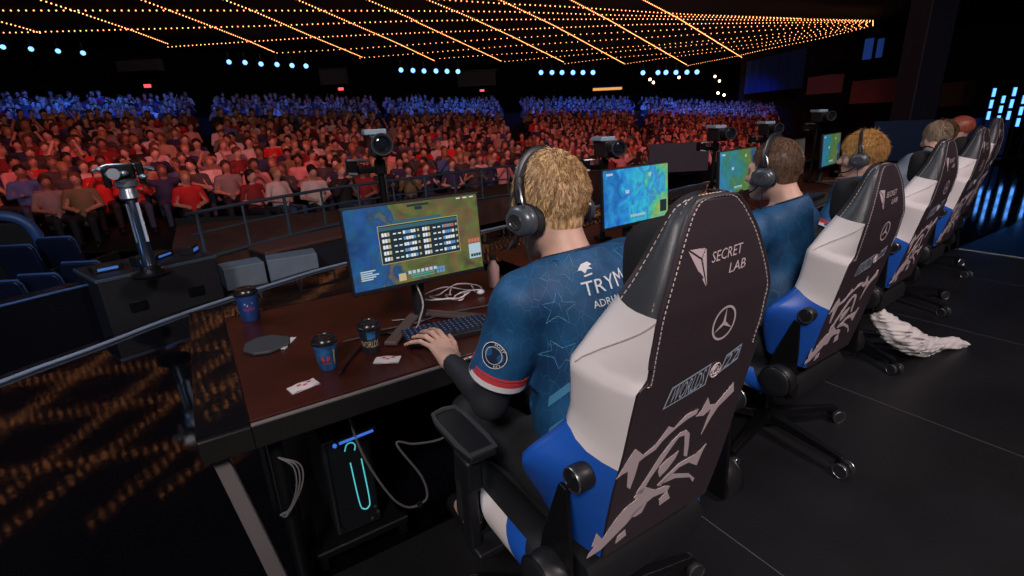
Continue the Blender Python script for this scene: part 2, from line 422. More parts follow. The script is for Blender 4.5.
# lit doorways / booths in the back wall
bo = mat('booth_grey', (.10,.12,.15), .7); am = mat('booth_amber', (.4,.2,.06), .6, emit=(1,.42,.08), es=.9)
for i, (x0, x1, y0, y1, d, m, lb) in enumerate([(118,158,60,72,26,bo,'grey sound booth window above the left of the crowd'),(321,346,69,85,32,bo,'grey sound booth window between the second and third lamp banks'),(458,496,72,87,38,bo,'pale wide booth window right of the third lamp bank'),(594,622,87.5,90.5,41,am,'amber-lit doorway strip beside the far aisle')]):
    p, q, r = atd(x0, y1, d), atd(x1, y1, d), atd(x0, y0, d); X = (q-p); X.z = 0; L = X.length; h = r.z-p.z
    t = thing('booth', lb, 'booth', p, math.atan2(X.y, X.x)); MB().box((L/2,.3,h/2), (L,.6,h)).build('booth_front', m, t)
    MB().box((L/2,-.03,h), (L+.3,.1,.12)).build('hood', BLKM, t)
# ---- far side of the hall: drapes, balcony boxes, column
bl = mat('blue_drape', (.03,.10,.42), .9, bump=.3, bscale=3); rb = mat('balcony_red', (.30,.12,.11), .7); rb2 = mat('balcony_pink', (.30,.15,.17), .7)
def wallpanel(name, x0, x1, y0, y1, d0, d1, m, th=.3, waves=0):
    p, q, r = atd(x0, y1, d0), atd(x1, y1, d1), atd(x0, y0, d0); X = (q-p); X.z = 0; L = X.length; h = r.z-p.z; an = math.atan2(X.y, X.x)
    b = MB(); n = 24 if waves else 1
    pts = [(L*i/n, (.12*math.sin(i*1.7) if waves else 0)) for i in range(n+1)]
    b.prism(pts+[(L, th), (0, th)], 0, h); o = b.build(name, m); o.location = p; o.rotation_euler = (0,0,an); return o
o = wallpanel('drape', 744, 797, 63, 94, 44, 36, bl, waves=1); tag(o, 'blue drape hanging at the far end of the crowd', 'drape')
for i, (a) in enumerate([(806,827,78,95,30,28,rb2),(849,900,82,104,27,24,rb),(905,960,86,108,24,22,mat('balcony_dark', (.10,.03,.03), .7))]):
    o = wallpanel('balcony_front', *a, th=.8); tag(o, ['pink-grey balcony front nearest the blue drape','red-brown balcony front left of the tall column','dim red balcony front right of the tall column'][i], 'balcony front', 'balcony fronts on the side wall')
bp = mat('blue_banner_glow', (.05,.15,.5), .8, emit=(.02,.08,.4), es=.25)  # faint emission paints blue light onto the banners, which are no lamps
for i, a in enumerate([(862,870,40,60,32,31.6,bp),(875,880,40,58,31.4,31,bp)]):
    o = wallpanel('banner', *a, th=.1); top_z = a[2]; MB().tube([(.05,.05,1.0),(.05,.05,CZ+.4-o.location.z)], .015, 6).build('hanging_cord', cabm, o); tag(o, ['wider blue banner with painted-in glow above the balconies','narrow blue banner with painted-in glow beside the wider one'][i], 'banner')
b = MB(); b.add([tuple(atd(x, 60, d)*1) for x, d in ((735,50),(1500,26))]+[tuple(atd(x, 60, d)*1) for x, d in ((735,50),(1500,26))], [])
p, q = atd(738, 100, 47), atd(1400, 100, 30)
bb = MB(); bb.add([(p.x,p.y,-1),(q.x,q.y,-1),(q.x,q.y,14),(p.x,p.y,14)], [(0,1,2,3)]); struct('wall_side', bb, mat('side_wall', (.022,.012,.014), .8), fixn=False)
# tall dark column, seen leaning only through the wide view
cb = onz(912, 130, 0); cl = atd(912, 118, 16)
t = thing('column', 'tall dark column rising at the far side of the stage', 'column', (cl.x, cl.y, -.9), 0); t['kind'] = 'structure'
MB().box((0,0,5.2), (.85,.85,10.4), rot=(0,0,R(-30))).build('shaft', mat('column_dark', (.045,.04,.06), .55), t, bevel=.05)
MB().box((0,0,.15), (1.15,1.15,.3), rot=(0,0,R(-30))).build('plinth', BLKM, t, bevel=.03)
MB().tube([(.75,-.2,0),(.75,-.2,10.4)], .03, 8).build('conduit', mat('conduit', (.35,.12,.14), .5), t)
# vertical blue-white tubes at the far side
tb = mat('tube_light', (.6,.8,1), .3, emit=(.08,.32,1), es=2.6)
for i, (x0, y0, x1, y1, d) in enumerate([(996,85,988,120,13.5),(1005,93,998.6,123,13.3),(1016.7,84,1009,120,13.1),(1026,92,1018,127,12.9),(1040,88,1031,126,12.7),(1056,90,1046,128,12.5)]):
    p, q = atd(x0, y0, d), atd(x1, y1, d); t = thing('tube_light', 'vertical blue-white tube light at the far stage side, %s from the left' % ordw[i], 'tube light', (p.x, p.y, 0), 0, 'blue-white tube lights at the far stage side')
    lo, hi = q.z, p.z; nseg = 3
    for k in range(nseg):
        z0 = lo+(hi-lo)*k/nseg; z1 = lo+(hi-lo)*(k+.72)/nseg
        MB().cyl((0,0,z0), (0,0,z1), .035, 8).build('lit_tube', tb, t, True)
    MB().box((0,.06,hi/2), (.07,.04,hi)).build('batten', BLKM, t)
    MB().box((0,.06,.02), (.3,.3,.04)).build('foot', BLKM, t)
o = MB().box((0,0,-.35), (3.2,.12,1.2)).build('barrier', mat('blue_barrier', (.02,.06,.2), .6)); o.location = atd(938, 128, 15); o.rotation_euler = (0,0,R(-60)); tag(o, 'low blue barrier beyond the last chairs', 'barrier')
# ------------------------------------------------------------------ crowd
SK = [mat('skin_%d' % i, c, .55) for i, c in enumerate([(.62,.40,.30),(.55,.33,.23),(.36,.20,.13),(.70,.48,.38)])]
SHIRTS = [('black',(.02,.02,.022)),('dark grey',(.07,.07,.075)),('grey',(.26,.26,.26)),('white',(.75,.74,.72)),('red',(.60,.03,.03)),('maroon',(.25,.03,.035)),('navy',(.03,.045,.12)),('olive',(.20,.19,.10)),('tan',(.48,.36,.24)),('pink',(.70,.38,.38)),('blue',(.08,.16,.42))]
SH = [mat('top_'+n.replace(' ','_'), c, .8) for n, c in SHIRTS]
SW = np.array([9,6,3.5,3.2,2.6,3,5,1.5,1.6,1.6,2]); SW = SW/SW.sum()
HR = [('black',(.012,.010,.009)),('dark brown',(.05,.03,.018)),('brown',(.12,.07,.04)),('fair',(.35,.22,.10))]
HM = [mat('hair_'+n.replace(' ','_'), c, .6) for n, c in HR]
TR = [mat('trousers_dark', (.02,.022,.03), .8), mat('trousers_jeans', (.05,.08,.16), .8)]
def spectator_sdf(pose, longhair):
    B = Body()   # local: faces -Y, floor z=0, seated
    lean = [0, -.06, .05, -.1, .02][pose]
    B.cone((0,.02,.48), (0,.05+lean*.5,.80), .155, .165, .05, 1); B.cone((0,.05+lean*.5,.80), (0,.05+lean,.96), .165, .10, .06, 1)
    B.cone((-.17,.05+lean,.96), (.17,.05+lean,.96), .075, .075, .05, 1)
    B.cone((0,.04+lean,1.0), (0,.01+lean,1.10), .055, .055, .02, 0)
    B.ell((0,-.005+lean,1.20), (.082,.10,.118), .02, 0)
    B.cone((0,-.105+lean,1.20), (0,-.115+lean,1.17), .014, .02, .01, 0)
    B.ell((0,.020+lean,1.245), (.098,.112,.098), 0.004, 2)
    if longhair: B.cone((0,.05+lean,1.2), (0,.075+lean,1.0), .09, .075, .02, 2)
    E = [((-.27,.03,.72),(-.1,-.17,.66)), ((-.26,.0,.74),(.08,-.16,.80)), ((-.30,-.02,.74),(-.14,-.30,.86)), ((-.34,-.05,1.05),(-.22,-.1,1.32)), ((-.25,-.08,.74),(-.05,-.22,1.04))][pose]
    for s in (-1, 1):
        el = np.array(E[0]); wr = np.array(E[1])
        if s > 0: el = el*[-1,1,1]; wr = (wr*[-1,1,1]) if pose != 1 else np.array((-.06,-.18,.77))
        sh = np.array((s*.19, .05+lean, .95))
        B.cone(sh, el, .062, .05, .02, 1); B.cone(el, wr, .047, .034, .015, 0 if pose in (0,2,3) else 1); B.ell(wr+nrm(wr-el)*.05, (.04,.045,.04), .02, 0)
        hip = np.array((s*.09,-.02,.50)); kn = np.array((s*.13,-.46,.50)); an = np.array((s*.13,-.44,.08))
        B.cone(hip, kn, .095, .068, .03, 3); B.cone(kn, an, .066, .045, .02, 3); B.cone(an, an+np.array((0,-.14,-.03)), .045, .04, .02, 4)
    return B
SPV = []
for pose in range(5):
    for lh in (0, 1):
        B = spectator_sdf(pose, lh)
        V, Q = B.mesh(.026); t = B.ev(V[Q].mean(1), True); SPV.append(('hi', pose, lh, V, Q, t))
LOW = []
for pose in range(5):
    B = spectator_sdf(pose, pose % 2); V, Q = B.mesh(.062); t = B.ev(V[Q].mean(1), True)
    k = V[Q].mean(1)[:, 2] > .42; LOW.append((V, Q[k], t[k]))
SPM = [npmesh('spectator', V, Q, [SK[0], SH[0], HM[0], TR[0], BLK], t) for _, _, _, V, Q, t in SPV]
def split_parts(V, Q, t, which):
    Q2 = Q[t == which]; u, inv = np.unique(Q2, return_inverse=True); return V[u], inv.reshape(Q2.shape)
PARTM = {}
def parts_of(v):
    if v not in PARTM:
        _, _, _, V, Q, t = SPV[v]; d = {}
        for nm, w_, m in (('top',1,SH[0]),('hair',2,HM[0]),('trousers',3,TR[0])):
            a, q = split_parts(V, Q, t, w_)
            ctr = a.mean(0); d[nm] = npmesh(nm, a+(a-ctr)*np.array([.02,.02,.01]), q, m)
        PARTM[v] = d
    return PARTM[v]
# seats of every row, walked along the curve
places = []
for j in range(rows):
    t = j/rows+.002; xs_ = np.linspace(-185, 775, 500); P = np.array([crowd_pt(x, t) for x in xs_]); d = np.r_[0, np.cumsum(np.linalg.norm(np.diff(P[:, :2], axis=0), axis=1))]
    sp = .56; s = .3 if j % 2 else 0.
    while s < d[-1]:
        x = np.interp(s, d, xs_); p = np.array([np.interp(s, d, P[:, k]) for k in range(3)]); s += sp*rng.uniform(.88, 1.15)
        cx = x+ (j-13)*.5
        if any(abs(cx-a) < wd for a, wd in ((203,13),(384,6),(515,12),(640,6))) and j > 5: continue   # aisles
        if rng.random() < (.06 if j < 20 else .12): continue
        if j == 0 and (x < 28 or 150 < x < 178): continue
        places.append((j, x, p+np.array([0,0,-1.22])+rng.normal(0, .04, 3)*[1,1,.4]))
inview = [q for q in places if -6 < q[1] < 772]
key = lambda q: (Vector(q[2])-CAM).length
near = sorted(inview, key=key)[:300]; nid = set(id(q) for q in near)
rank = {}
for q in sorted(near, key=lambda q: (q[0], q[1])): rank.setdefault(q[0], []).append(id(q))
def nth(n):
    if n < 12: return ordw[n]
    n += 1; return '%d%s' % (n, 'th' if 10 < n % 100 < 20 else {1:'st',2:'nd',3:'rd'}.get(n % 10, 'th'))
near40 = set(id(q) for q in sorted(near, key=key)[:46])
PRESET = {}
for i, q in enumerate(near):
    j, x, p = q; v = int(rng.choice(10, p=[.16,.10,.16,.10,.12,.08,.03,.03,.13,.09])); si = int(rng.choice(len(SH), p=SW)); hi = int(rng.integers(0, 4)); k = int(rng.integers(0, 4))
    if j == 0:   # the front row as photographed
        for xx, sss, ps in ((50,2,0),(80,7,0),(108,0,1),(146,2,1),(210,0,0),(232,3,2),(252,5,0),(320,9,2),(100,4,1)):
            if abs(x-xx) < 7: si = sss; v = ps*2+(1 if xx in (252,320) else 0)
    if j == 1 and abs(x-100) < 8: si = 4
    n = rank[j].index(id(q))
    lb = 'spectator in %s top, %s%s hair, %s from left in %s crowd row' % (SHIRTS[si][0], 'long ' if v % 2 else 'short ', HR[hi][0], nth(n), ordw[j] if j < 12 else nth(j))
    face = R(rng.normal(0, 14))+math.atan2(-(1.6-p[0]), (2.0-p[1]))+PI
    sc = rng.uniform(.94, 1.06)
    if id(q) in near40:
        _, _, _, V, Q, t = SPV[v]
        if ('b', v) not in PARTM:
            PARTM[('b', v)] = npmesh('person', V, Q, [SK[0], SK[0], SK[0], TR[0], BLK], t)
        o = link('person', PARTM[('b', v)]); sm_ = {0: SK[k], 1: SK[k], 2: SK[k]}
        for s_, m_ in sm_.items(): o.material_slots[s_].link = 'OBJECT'; o.material_slots[s_].material = m_
        for nm, me in parts_of(v).items():
            c = link(nm, me, o); c.material_slots[0].link = 'OBJECT'; c.material_slots[0].material = {'top': SH[si], 'hair': HM[hi], 'trousers': TR[i % 2]}[nm]
    else:
        o = link('person', SPM[v])
        for s_, m_ in enumerate((SK[k], SH[si], HM[hi], TR[i % 2])): o.material_slots[s_].link = 'OBJECT'; o.material_slots[s_].material = m_
    o.location = p; o.rotation_euler = (0, 0, face); o.scale = (sc,)*3
    tag(o, lb, 'person', 'spectators in the %s row' % (ordw[j] if j < 12 else nth(j)))
# the rest of the crowd, too many and too small to part
VV = []; QQ = []; MI = []; off = 0
NM = len(SK)+len(SH)+len(HM)
for q in places:
    if id(q) in nid: continue
    j, x, p = q; V, Q, t = LOW[int(rng.choice(5, p=[.3,.25,.2,.07,.18]))]
    a = rng.normal(0, .3)+math.atan2(-(1.6-p[0]), (2.0-p[1]))+PI; c_, s_ = math.cos(a), math.sin(a)
    W = V*rng.uniform(.92, 1.08); W = np.stack([W[:, 0]*c_-W[:, 1]*s_, W[:, 0]*s_+W[:, 1]*c_, W[:, 2]], 1)+p
    lut = np.array([rng.integers(0, 4), 4+rng.choice(len(SH), p=SW), 4+len(SH)+rng.integers(0, 4), NM, NM+1])
    VV.append(W); QQ.append(Q+off); MI.append(lut[t]); off += len(V)
o = link('crowd', npmesh('crowd', np.concatenate(VV), np.concatenate(QQ), SK+SH+HM+[TR[0], BLK], np.concatenate(MI)))
tag(o, 'distant seated crowd filling the rows behind the nearest spectators, red then blue lit', 'crowd', kind='stuff')
# seat backs in the rows (only the tier edge shows)
print('people', len(places), 'near', len(near))

# ------------------------------------------------------------------ barrier, railing and pit things
skirt = mat('barrier_skirt', (.012,.012,.014), .7)
fx = [x for x in (168, 210, 260, 300, 348, 420, 500, 580, 660, 740, 790)]
b = MB(); P = [np.array(crowd_pt(x, -.075)) for x in fx]
b.loft([[tuple(p+np.array([0,0,-1.4])) for p in P], [tuple(p+np.array([0,0,-.40])) for p in P]], closed=False, caps=False)
struct('wall_barrier', b, skirt, fixn=False)
railm = mat('rail_steel', (.10,.14,.19), .4, .5)
# riser platform whose edge carries the railing
rp = [atd(150,216,5.2), atd(185,212,5.6), atd(245,203,6.3), atd(314,193,7.2), atd(345,187,7.6), atd(430,179,8.6), atd(500,170,9.6), atd(590,163,10.5)]
RZ = .69
deck = mat('riser_deck', (.10,.045,.035), .6, noise=.3, nscale=4)
b = MB(); pts = [(p.x, p.y) for p in rp]; back = [tuple(np.array(crowd_pt(x, -.09))[:2]) for x in (700, 560, 400, 300, 170)]
b.prism(pts+back, -.35, .12); struct('floor_riser', b, deck)
t = thing('railing', 'grey steel railing along the front of the audience riser', 'railing', (rp[1].x, rp[1].y, .12)); o0 = Vector((rp[1].x, rp[1].y, .12))
q = [Vector((p.x, p.y, 0))-Vector((o0.x, o0.y, 0)) for p in rp[1:]]
MB().tube([v+Vector((0,0,RZ-.12)) for v in q], .022, 8).build('top_rail', railm, t, True)
MB().tube([v+Vector((0,0,RZ-.36)) for v in q], .014, 8).build('middle_rail', railm, t, True)
MB().tube([v+Vector((0,0,.03)) for v in q], .025, 6).build('kick_rail', railm, t, True)
pl, d = cum([tuple(v) for v in q])
for k, s in enumerate(np.arange(.12, d[-1], .62)):
    p = [np.interp(s, d, pl[:, a]) for a in range(3)]
    MB().tube([(p[0],p[1],0),(p[0],p[1],RZ-.12)], .016 if k % 2 else .022, 8).build('post', railm, t, True)
# white floor blocks and the dark bench beyond the platform rim
wm = mat('pale_block', (.20,.25,.30), .6, noise=.1, nscale=6)
for i, (x0, x1, yb, d0) in enumerate([(226,267,284,5.62),(269,319,273,5.9)]):
    p, q = atd(x0, yb, d0), atd(x1, yb-8, d0+.25); X = q-p; X.z = 0
    o = MB().box((X.length/2,.17,.13), (X.length,.34,.26)).build('floor_block', wm, None, bevel=.012); o.location = (p.x, p.y, -.16); o.rotation_euler = (0,0,math.atan2(X.y,X.x))
    tag(o, ['pale grey block on the pit floor, nearer the dark crate','pale grey block on the pit floor, beside the first monitor'][i], 'block', 'pale grey blocks in the pit')
p, q = atd(268,264,6.15), atd(352,248,7.0); X = q-p; X.z = 0
t = thing('bench', 'long dark bench with a reddish top between railing and pale blocks', 'bench', (p.x,p.y,-.34), math.atan2(X.y,X.x))
MB().box((X.length/2,.3,.22), (X.length,.6,.44)).build('bench_body', mat('bench_dark', (.02,.02,.028), .6), t, bevel=.02); MB().box((X.length/2,.3,.46), (X.length+.04,.64,.05)).build('bench_top', mat('bench_red', (.12,.05,.04), .5), t, bevel=.015)
# small grey panel and silhouettes at the far barrier
o = MB().box((0,0,.35), (1.5,.08,.7)).build('panel', mat('grey_violet', (.16,.12,.15), .7), None, bevel=.01); pp = atd(678, 166, 12.5); pp.z = .12; o.location = pp; o.rotation_euler = (0,0,R(-30)); tag(o, 'grey-violet panel standing at the barrier behind the second monitor', 'panel')
# dark crate with gear at the left of the pit
cr = mat('crate_black', (.014,.015,.019), .5)
p = atd(103,303,4.35); q = atd(226,299,5.15); X = q-p; X.z = 0; an = math.atan2(X.y, X.x)
t = thing('road_case', 'black road case below the camera pole, left of the pale blocks', 'case', (p.x,p.y,-.32), an); L = X.length
MB().box((L/2,.36,.36), (L,.72,.70)).build('case_body', cr, t, bevel=.015)
for z in (.03,.69): MB().box((L/2,.36,z), (L+.02,.74,.03)).build('edge_trim', railm, t, bevel=.004)
for k in (.25,.75): MB().box((L*k,-.012,.4), (.14,.02,.1)).build('handle', BLKM, t, bevel=.01)
T = Matrix.Translation((p.x,p.y,-.32)) @ Matrix.Rotation(an, 4, 'Z')
ctl = mat('gear_blue', (.05,.12,.3), .4, emit=(.1,.3,1), es=.35)
for k, (u, v, s, h) in enumerate([(.15,.3,.22,.06),(.42,.22,.16,.09),(.6,.42,.24,.05),(.85,.3,.18,.08),(1.02,.45,.14,.06)]):
    if u > L-.1: continue
    c = T @ Vector((u, v, .712)); t2 = thing('gear_box', 'small electronics box on the black road case, %s from the left' % ordw[k], 'electronics box', c, an+.3*k, 'electronics on the road case')
    MB().box((0,0,h/2), (s,s*.7,h)).build('housing', BLK, t2, bevel=.006); MB().box((0,-s*.352,h/2), (s*.7,.004,h*.4)).build('lit_panel', ctl, t2)
    MB().tube([(s/2,0,h/2),(s/2+.05,.03,.02),(s/2+.08,.1,.008)], .005, 6).build('cable', BLK, t2)
# camera pole with remote head
bx = atd(149,264,4.3); top = atd(131,200,4.3)
t = thing('camera_crane', 'slender camera pole with a bright remote head in front of the crowd', 'camera pole', (bx.x, bx.y, .395)); ax_ = Vector((top.x-bx.x, top.y-bx.y, top.z-.395))
pm = mat('pole_blue_black', (.03,.045,.07), .25, .5); sil = mat('silver', (.55,.62,.68), .3, .8)
MB().tube([(0,0,0), ax_*.42, ax_*.44, ax_], [.055,.052,.045,.045], 14).build('pole', pm, t, True)
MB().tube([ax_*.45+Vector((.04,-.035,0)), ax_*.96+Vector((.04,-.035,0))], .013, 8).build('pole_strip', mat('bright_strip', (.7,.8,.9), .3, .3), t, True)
MB().tube([ax_*.45+Vector((-.035,-.04,0)), ax_*.96+Vector((-.035,-.04,0))], .010, 8).build('pole_strip', sil, t, True)
MB().lathe([(.14,0),(.15,.02),(.08,.05),(.06,.09)], 20).build('base_plate', BLKM, t, True)
h = MB(); h.lathe([(.05,0),(.075,.02),(.06,.1),(.085,.12),(.085,.16),(.05,.18)], 16, Matrix.Translation(ax_)); h.build('head_mount', sil, t, True)
h = MB(); h.box((0,0,.24), (.16,.12,.12)); h.box((-.12,0,.2), (.05,.09,.16)); h.box((.12,.01,.22), (.05,.09,.18))
for v in h.v: pass
h.v = [tuple(Vector(v)+ax_) for v in h.v]; h.build('camera_body', BLKM, t, bevel=.01)
h = MB(); h.tube([ax_+Vector((-.05,-.1,.23)), ax_+Vector((-.05,-.2,.235))], .045, 14); h.build('lens', sil, t, True)
h = MB()
for k in range(9):
    a = k*2.4; h.ball(ax_+Vector((.2*math.cos(a)*(.5+.06*k), .1*math.sin(a), .19+.02*(k%5))), .028, 8, 6, (1.3,1,.8))
h.tube([ax_+Vector((-.2,0,.26)), ax_+Vector((-.1,0,.3)), ax_+Vector((.1,0,.29)), ax_+Vector((.22,0,.24))], .012, 8); h.build('fittings', sil, t, True)
# empty dark seats at the left edge
sb = mat('seat_blue_black', (.008,.013,.035), .3)
def pit_seat(p, an, label):
    t = thing('theatre_seat', label, 'seat', p, an, 'empty theatre seats at the left edge')
    MB().prism([(-.21,0),(.21,0),(.21,.45),(.18,.50),(-.18,.50),(-.21,.45)], -.04, .04, Matrix.Translation((0,0,.42)) @ Matrix.Rotation(R(80),4,'X')).build('seat_back', sb, t, bevel=.02)
    b = MB(); b.tube([Matrix.Translation((0,0,.42)) @ Matrix.Rotation(R(80),4,'X') @ Vector((x, y, 0)) for x, y in ((-.20,.3),(-.20,.45),(-.18,.50),(.18,.50),(.20,.45),(.20,.3))], .012, 6); b.build('edge_highlight', mat('seat_edge_highlight', (.05,.12,.30), .3), t, True)  # blue light along the seat's top edge, painted as a coloured tube
    MB().box((0,-.28,.42), (.40,.5,.1)).build('seat_cushion', sb, t, bevel=.03)
    for s in (-1,1): MB().box((s*.235,-.22,.3), (.05,.45,.62)).build('side_frame', BLK, t, bevel=.01)
for i, (x, y, d) in enumerate([(20,243,5.5),(60,235,5.7),(44,271,5.0),(86,259,5.2),(6,278,4.9)]):
    p = atd(x, y, d); pit_seat((p.x, p.y, p.z-.92), R(150), ['upper row empty dark seat at the left edge of the hall','upper row empty dark seat nearest the camera pole','lower row empty dark seat, second from the road case','lower row empty dark seat touching the road case','lower row empty dark seat cut by the frame edge'][i])
t = thing('padded_barrier', 'curved padded barrier end with painted-in blue sheen above the empty seats', 'padded barrier', atd(6,226,5.6), R(-10))
b = MB(); b.tube(smoothpath([(-.5,0,.05),(-.1,0,.12),(.12,.02,.06),(.22,.03,-.1),(.24,.03,-.35)], 6), .06, 12); b.build('padding', mat('pad_blue_sheen', (.03,.09,.26), .4), t, True)  # blue light on the padding is put into its colour
MB().box((-.12,.04,-.4), (.6,.08,.85)).build('barrier_panel', BLK, t, bevel=.01)

# low black parapet outside the platform rim, blue light on its top edge painted as a thin tube
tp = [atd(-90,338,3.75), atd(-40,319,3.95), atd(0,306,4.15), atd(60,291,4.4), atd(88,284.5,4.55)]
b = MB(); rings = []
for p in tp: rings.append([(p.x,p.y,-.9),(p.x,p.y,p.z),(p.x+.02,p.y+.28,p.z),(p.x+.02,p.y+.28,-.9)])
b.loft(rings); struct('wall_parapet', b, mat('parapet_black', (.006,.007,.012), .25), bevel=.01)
b = MB(); b.tube([p+Vector((0,-.012,.0)) for p in tp], .012, 6); struct('trim_9', b, mat('parapet_edge_sheen', (.05,.12,.32), .3))
WOLF = [[[-0.196,0.337],[-0.173,0.38],[-0.157,0.401],[-0.127,0.369],[-0.095,0.382],[-0.073,0.407],[-0.065,0.419],[-0.045,0.405],[-0.013,0.429],[0.025,0.429],[0.023,0.416],[-0.008,0.413],[-0.036,0.403],[-0.06,0.392],[-0.077,0.381],[-0.091,0.366],[-0.124,0.36],[-0.137,0.355],[-0.139,0.316],[-0.145,0.278],[-0.156,0.291],[-0.165,0.342],[-0.181,0.342]],[[0.026,0.407],[0.039,0.418],[0.05,0.449],[0.066,0.423],[0.089,0.416],[0.124,0.45],[0.134,0.46],[0.147,0.43],[0.13,0.42],[0.101,0.403],[0.084,0.375],[0.068,0.335],[0.072,0.381],[0.078,0.41],[0.052,0.398]],[[-0.12,0.25],[-0.099,0.282],[-0.07,0.332],[-0.042,0.364],[-0.016,0.38],[0.004,0.377],[0.019,0.361],[0.03,0.317],[0.036,0.281],[0.022,0.291],[0.012,0.332],[0.002,0.363],[-0.018,0.367],[-0.036,0.344],[-0.058,0.311],[-0.084,0.274],[-0.099,0.237]],[[-0.06,0.297],[-0.039,0.31],[-0.015,0.316],[-0.003,0.319],[-0.009,0.298],[-0.028,0.274],[-0.05,0.261],[-0.059,0.281]],[[-0.049,0.235],[-0.022,0.252],[0.012,0.271],[0.052,0.272],[0.073,0.271],[0.103,0.288],[0.096,0.266],[0.09,0.224],[0.051,0.254],[0.017,0.256],[-0.012,0.24],[-0.037,0.225]],[[-0.048,0.232],[-0.007,0.247],[0.066,0.21],[0.099,0.175],[0.096,0.163],[0.076,0.191],[0.014,0.223]],[[-0.124,0.238],[-0.112,0.253],[-0.091,0.252],[-0.051,0.221],[-0.017,0.214],[0.003,0.202],[-0.003,0.189],[-0.052,0.198],[-0.081,0.19],[-0.108,0.174],[-0.128,0.154],[-0.16,0.135],[-0.197,0.113],[-0.237,0.112],[-0.234,0.126],[-0.216,0.141],[-0.229,0.146],[-0.222,0.187],[-0.199,0.151],[-0.172,0.192],[-0.143,0.218],[-0.112,0.228]],[[-0.018,0.148],[-0.025,0.172],[-0.003,0.189],[0.017,0.153]],[[-0.121,0.175],[-0.094,0.191],[-0.072,0.191],[-0.081,0.163],[-0.103,0.162]],[[-0.15,0.1],[-0.149,0.124],[-0.126,0.132],[-0.118,0.109]]]
# ------------------------------------------------------------------ gaming chairs
LEA = mat('black_leather_sheen', (.042,.029,.035), .42, bump=.05, bscale=350); LEG = mat('grey_leather', (.040,.045,.052), .42, bump=.06, bscale=350)  # warm reddish sheen mixed into the black leather's base colour
WHT = mat('white_leather', (.80,.74,.74), .5, bump=.12, bscale=7); BLU = mat('blue_leather', (.012,.10,.50), .42, bump=.1, bscale=9)
VEL = mat('black_velvet', (.004,.005,.007), .95); STI = mat('pale_stitching', (.55,.48,.46), .7); PRN = mat('pink_white_print', (.62,.50,.52), .5)
PRB = mat('blue_white_print', (.42,.50,.60), .5); RIMM = mat('silver_rim', (.30,.31,.33), .3, .9); RUB = mat('caster_rubber', (.02,.02,.022), .5)
TL = R(11)
def CV(v): return float(np.interp(v, [.6,.70,.757,.82,.87,.89], [0,.008,.020,.040,.060,.068]))
def BK(u, v, w):
    w = w+CV(v)
    return (u, -.22-v*math.sin(TL)+w*math.cos(TL), .5+v*math.cos(TL)+w*math.sin(TL))
SEC = np.array([(.07,.185,.215,.15),(.14,.192,.245,.165),(.20,.195,.275,.17),(.25,.195,.300,.17),(.29,.195,.312,.165),(.325,.193,.300,.15),(.36,.190,.262,.135),(.395,.188,.234,.122),(.44,.188,.230,.12),(.50,.188,.238,.12),(.555,.187,.248,.12),(.565,.166,.248,.12),(.62,.168,.215,.11),(.66,.166,.190,.10),(.70,.164,.170,.088),(.74,.150,.152,.072),(.78,.132,.134,.058),(.82,.112,.113,.045),(.85,.092,.097,.034),(.87,.075,.082,.026),(.883,.055,.062,.018),(.89,.035,.042,.01)])
def sec(v): return [np.interp(v, SEC[:, 0], SEC[:, k]) for k in (1, 2, 3)]
def vs_of(a, b):
    q = [v for v in SEC[:, 0] if a+.004 < v < b-.004]; return [a]+q+[b]
def side_row(v, s, va=None, vb=None, f=0):
    wr, wf, d = sec(v); g = .012 if v < .86 else .004; out = []
    for t in (0, .2, .45, .7, .9, 1):
        out.append((wr+(wf-wr)*t+g*math.sin(PI*t), d*t))
    out += [(wf-.012, d+.018), (wf-.04, d+.022), (wf*.62, d*.75)]
    if va is not None:   # rows that run between two slanting boundaries
        res = []
        for k, t in enumerate((0,.2,.45,.7,.9,1,1,1,1)):
            v2 = va(t)+(vb(t)-va(t))*f; res.append(side_row(v2, s)[k])
        return res
    return [BK(s*u, v, w) for u, w in out]
